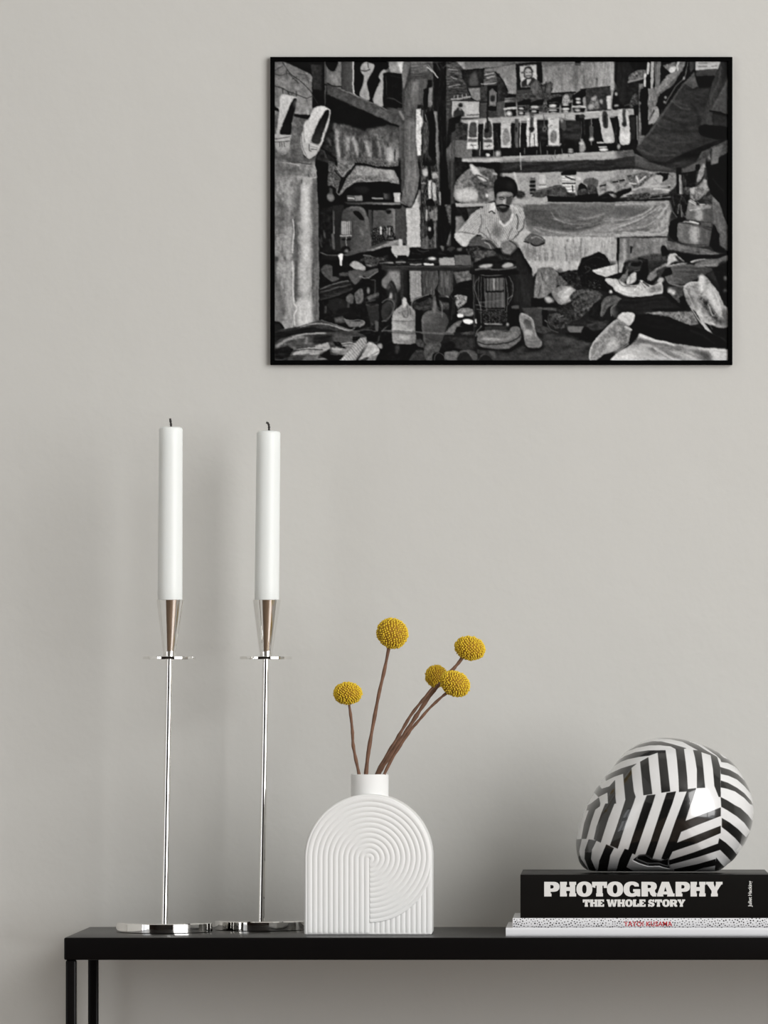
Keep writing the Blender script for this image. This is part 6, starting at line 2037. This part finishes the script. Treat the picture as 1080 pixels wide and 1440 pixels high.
C 75 w7 b1 |680,280 720,350 750,420; 740,270 780,330; 820,240 850,310; 900,280 940,370; 800,460 850,560; 990,450 1000,560; 720,240 760,210; 1020,540 960,580; 870,640 830,580
C 50 w7 |790,340 820,370; 830,360 850,400; 870,400 860,440; 820,400 850,430; 880,450 910,480; 900,500 930,530; 930,560 960,540
C 200 w5 b.5 |810,350 840,350; 850,420 880,430; 870,460 880,490; 900,520 920,560
C 160 w6 b.5 |370,480 440,480 520,480; 520,500 560,530 620,520; 620,480 650,540; 660,490 690,570; 700,480 750,570; 740,470 790,560
C 60 w6 b1 |450,490 520,500; 600,490 610,540; 680,480 720,560; 640,560 720,580
C 28 w9 b2 |240,560 400,600 600,650; 300,520 460,560 640,610; 500,700 640,720 780,740; 700,640 800,660 900,700
C 230 w6 b.5 |65,530 100,475 180,480; 110,600 175,630; 250,665 330,700 440,730 560,760; 0,870 70,820 150,770
C 120 w7 b1 |70,540 120,570 170,560; 20,600 60,650 50,740; 100,620 120,700 90,770; 150,660 130,720; 120,500 150,540
C 110 w8 b1.5 |260,700 340,740 440,760; 180,780 280,770 360,800; 60,850 160,830; 280,820 360,870 420,900; 460,800 560,850 640,900; 620,790 740,820 820,870
C 245 w7 b1 |220,740 300,760 400,790 480,840 560,900; 60,870 160,850 260,890; 400,820 480,880; 540,800 640,840 760,890; 700,770 860,800 1040,820; 900,830 960,890
C 90 w6 b.5 |360,790 420,830 520,880; 500,790 600,830 700,880; 240,680 260,720 240,760; 640,770 760,790; 860,820 900,870; 900,810 1040,830
M
P 150 n8,8 |640,330 900,360 900,400 640,395
P 165 n8,6,3,1 |640,375 900,358 900,385 690,405
S 55 b1 n14,5 |680,330 705,305 740,315 745,350 700,360
S 20 b.7 |425,800 400,760 420,720 480,690 600,700 690,690 740,760 775,884 380,884
P 74 n20,6 b1 |395,720 530,712 560,750 470,765 400,800
S 35 n14,6 b1 |560,740 640,760 700,740 690,800 600,800
S 31 n5,6,.6,2 b1 |680,720 725,740 755,810 775,884 665,884 660,790
S 165 b1 |428,828 470,812 525,812 510,832 450,838
S 160 b1 |590,818 630,800 665,810 655,832 600,836
C 8 w16 b.5 |400,810 460,795 535,798; 560,800 620,788 680,800
C 88 w12 b.5 |410,850 480,840 560,850 640,842 685,830
S 10 b1 |420,862 540,856 680,850 690,884 410,884
P 168 n7,6 s12.5,4,21 |505,395 545,440 585,520 605,565 610,650 600,705 540,690 470,640 425,600 440,540 425,460 460,415
P 172 n7,6 s12.5,-28,20 |645,400 700,405 730,430 748,490 752,570 705,660 600,660 600,565 650,500 660,440
P 176 n7,6 s12.5,48,17 |430,440 445,520 425,600 395,625 340,690 290,660 262,625 275,590 340,530 385,460
S 196 b1 n7,5 |266,605 330,592 392,612 372,655 330,692 290,665
C 112 w8 b1 |285,590 350,596 400,606; 440,540 436,570 425,600; 445,470 452,520 440,560
S 185 b1 n7,5 |700,582 750,572 788,600 745,640 735,680 702,678
C 80 w9 b1 |745,500 735,560 700,590; 700,600 665,640 650,655; 690,470 700,520 690,570
C 100 w6 b1 |660,560 640,600 630,640; 480,560 500,600 520,660; 430,590 470,610 500,640
E 92 b3.5 a.8 |555,585 32,48
S 112 b1 |560,450 600,452 645,432 655,470 640,505 605,530 580,500 568,470
C 228 w15 b.7 |575,515 600,545 640,520 662,470
C 205 w10 b.7 |650,410 690,430 700,470
P 222 b.7 |538,385 508,402 500,452 532,456 545,425
C 40 w8 b.7 |500,455 520,448 540,462
S 104 b.8 |546,335 570,312 620,306 662,318 668,350 650,400 632,442 595,455 565,440 547,395
S 150 b1.2 |560,330 590,315 640,318 650,330 600,338 565,345
S 140 b1.2 |555,360 580,365 590,392 570,402 552,385
S 172 b1 |598,352 612,365 618,392 604,400 592,390
S 72 b1.2 |622,372 650,352 662,372 640,405 622,398
C 42 w7 b.7 |570,352 592,350 606,358; 622,352 640,350 656,344
C 60 w5 b.7 |572,364 590,366 602,364; 625,364 645,358
S 44 b1 |562,418 590,424 630,418 634,438 600,456 572,444
C 16 w13 b.7 |556,410 585,404 612,408 634,418
L 92 w4 |580,421 610,423
S 18 b.8 |536,330 533,265 555,224 608,207 655,220 688,258 697,300 688,335 672,352 664,350 664,322 620,306 572,312 552,332 546,365
E 52 b4 |650,268 20,26
S 86 b.8 |362,655 400,622 450,632 500,636 540,655 562,690 520,706 480,702 430,684 365,690
C 148 w8 b.7 |450,640 500,640 535,662 562,696; 470,662 500,675 515,700
C 45 w6 b.7 |480,652 520,672 540,698; 365,690 430,688 480,706
P 118 n10,6 b.8 |572,688 590,652 645,638 702,662 690,705 645,748 592,735
C 160 w6 b.7 |590,660 645,642 695,662
C 62 w7 b.7 |640,648 690,690 650,740; 580,700 600,735 645,748
S 92 b.8 |742,645 790,598 850,618 886,648 874,676 820,688 775,664
C 150 w8 b.8 |795,628 830,622 870,645
C 38 w9 b.7 |790,668 825,685 880,668; 740,655 770,662
C 130 w6 b.8 |760,640 790,612
'''
# ------------------------------------------------------------------ framed photograph
FT = .007; FY = WY-FT
f0 = at(380, 80, FY); f1 = at(1030, 513, FY)
fr = thing('framed_picture', 'thin black frame holding a black and white photograph of a cobbler in his shop', 'picture', ((f0.x+f1.x)/2, WY, (f0.z+f1.z)/2))
fcx, fcz = (f0.x+f1.x)/2, (f0.z+f1.z)/2; bw = 6.2*(D+FY)/F
hw_, hh_ = (f1.x-f0.x)/2, (f0.z-f1.z)/2
bm = bmesh.new()
bx(bm, -hw_, hw_, -FT, 0, hh_-bw, hh_, .0003, 1); bx(bm, -hw_, hw_, -FT, 0, -hh_, -hh_+bw, .0003, 1)
bx(bm, -hw_, -hw_+bw, -FT, 0, -hh_+bw, hh_-bw, .0003, 1); bx(bm, hw_-bw, hw_, -FT, 0, -hh_+bw, hh_-bw, .0003, 1)
obj('frame', bm, M_FRAME, fr)
g = paint(SHAPES)
g0, g1 = at(386, 86, FY+.0025), at(1024, 507, FY+.0025)
xs = np.linspace(g0.x, g1.x, PW)-fcx; zs = np.linspace(g0.z, g1.z, PH)-fcz
Xg, Zg = np.meshgrid(xs, zs); V = np.stack([Xg, np.full_like(Xg, -FT+.0025), Zg], -1)
me = grid_mesh('print', V, PW, PH)
paint_mesh(me, np.clip(g/255*PRINT_GAIN+PRINT_LIFT, 0, .97).ravel())
pr = link('photographic_print', me, M_PRINT, fr); pr['label'] = 'black and white shop photograph'
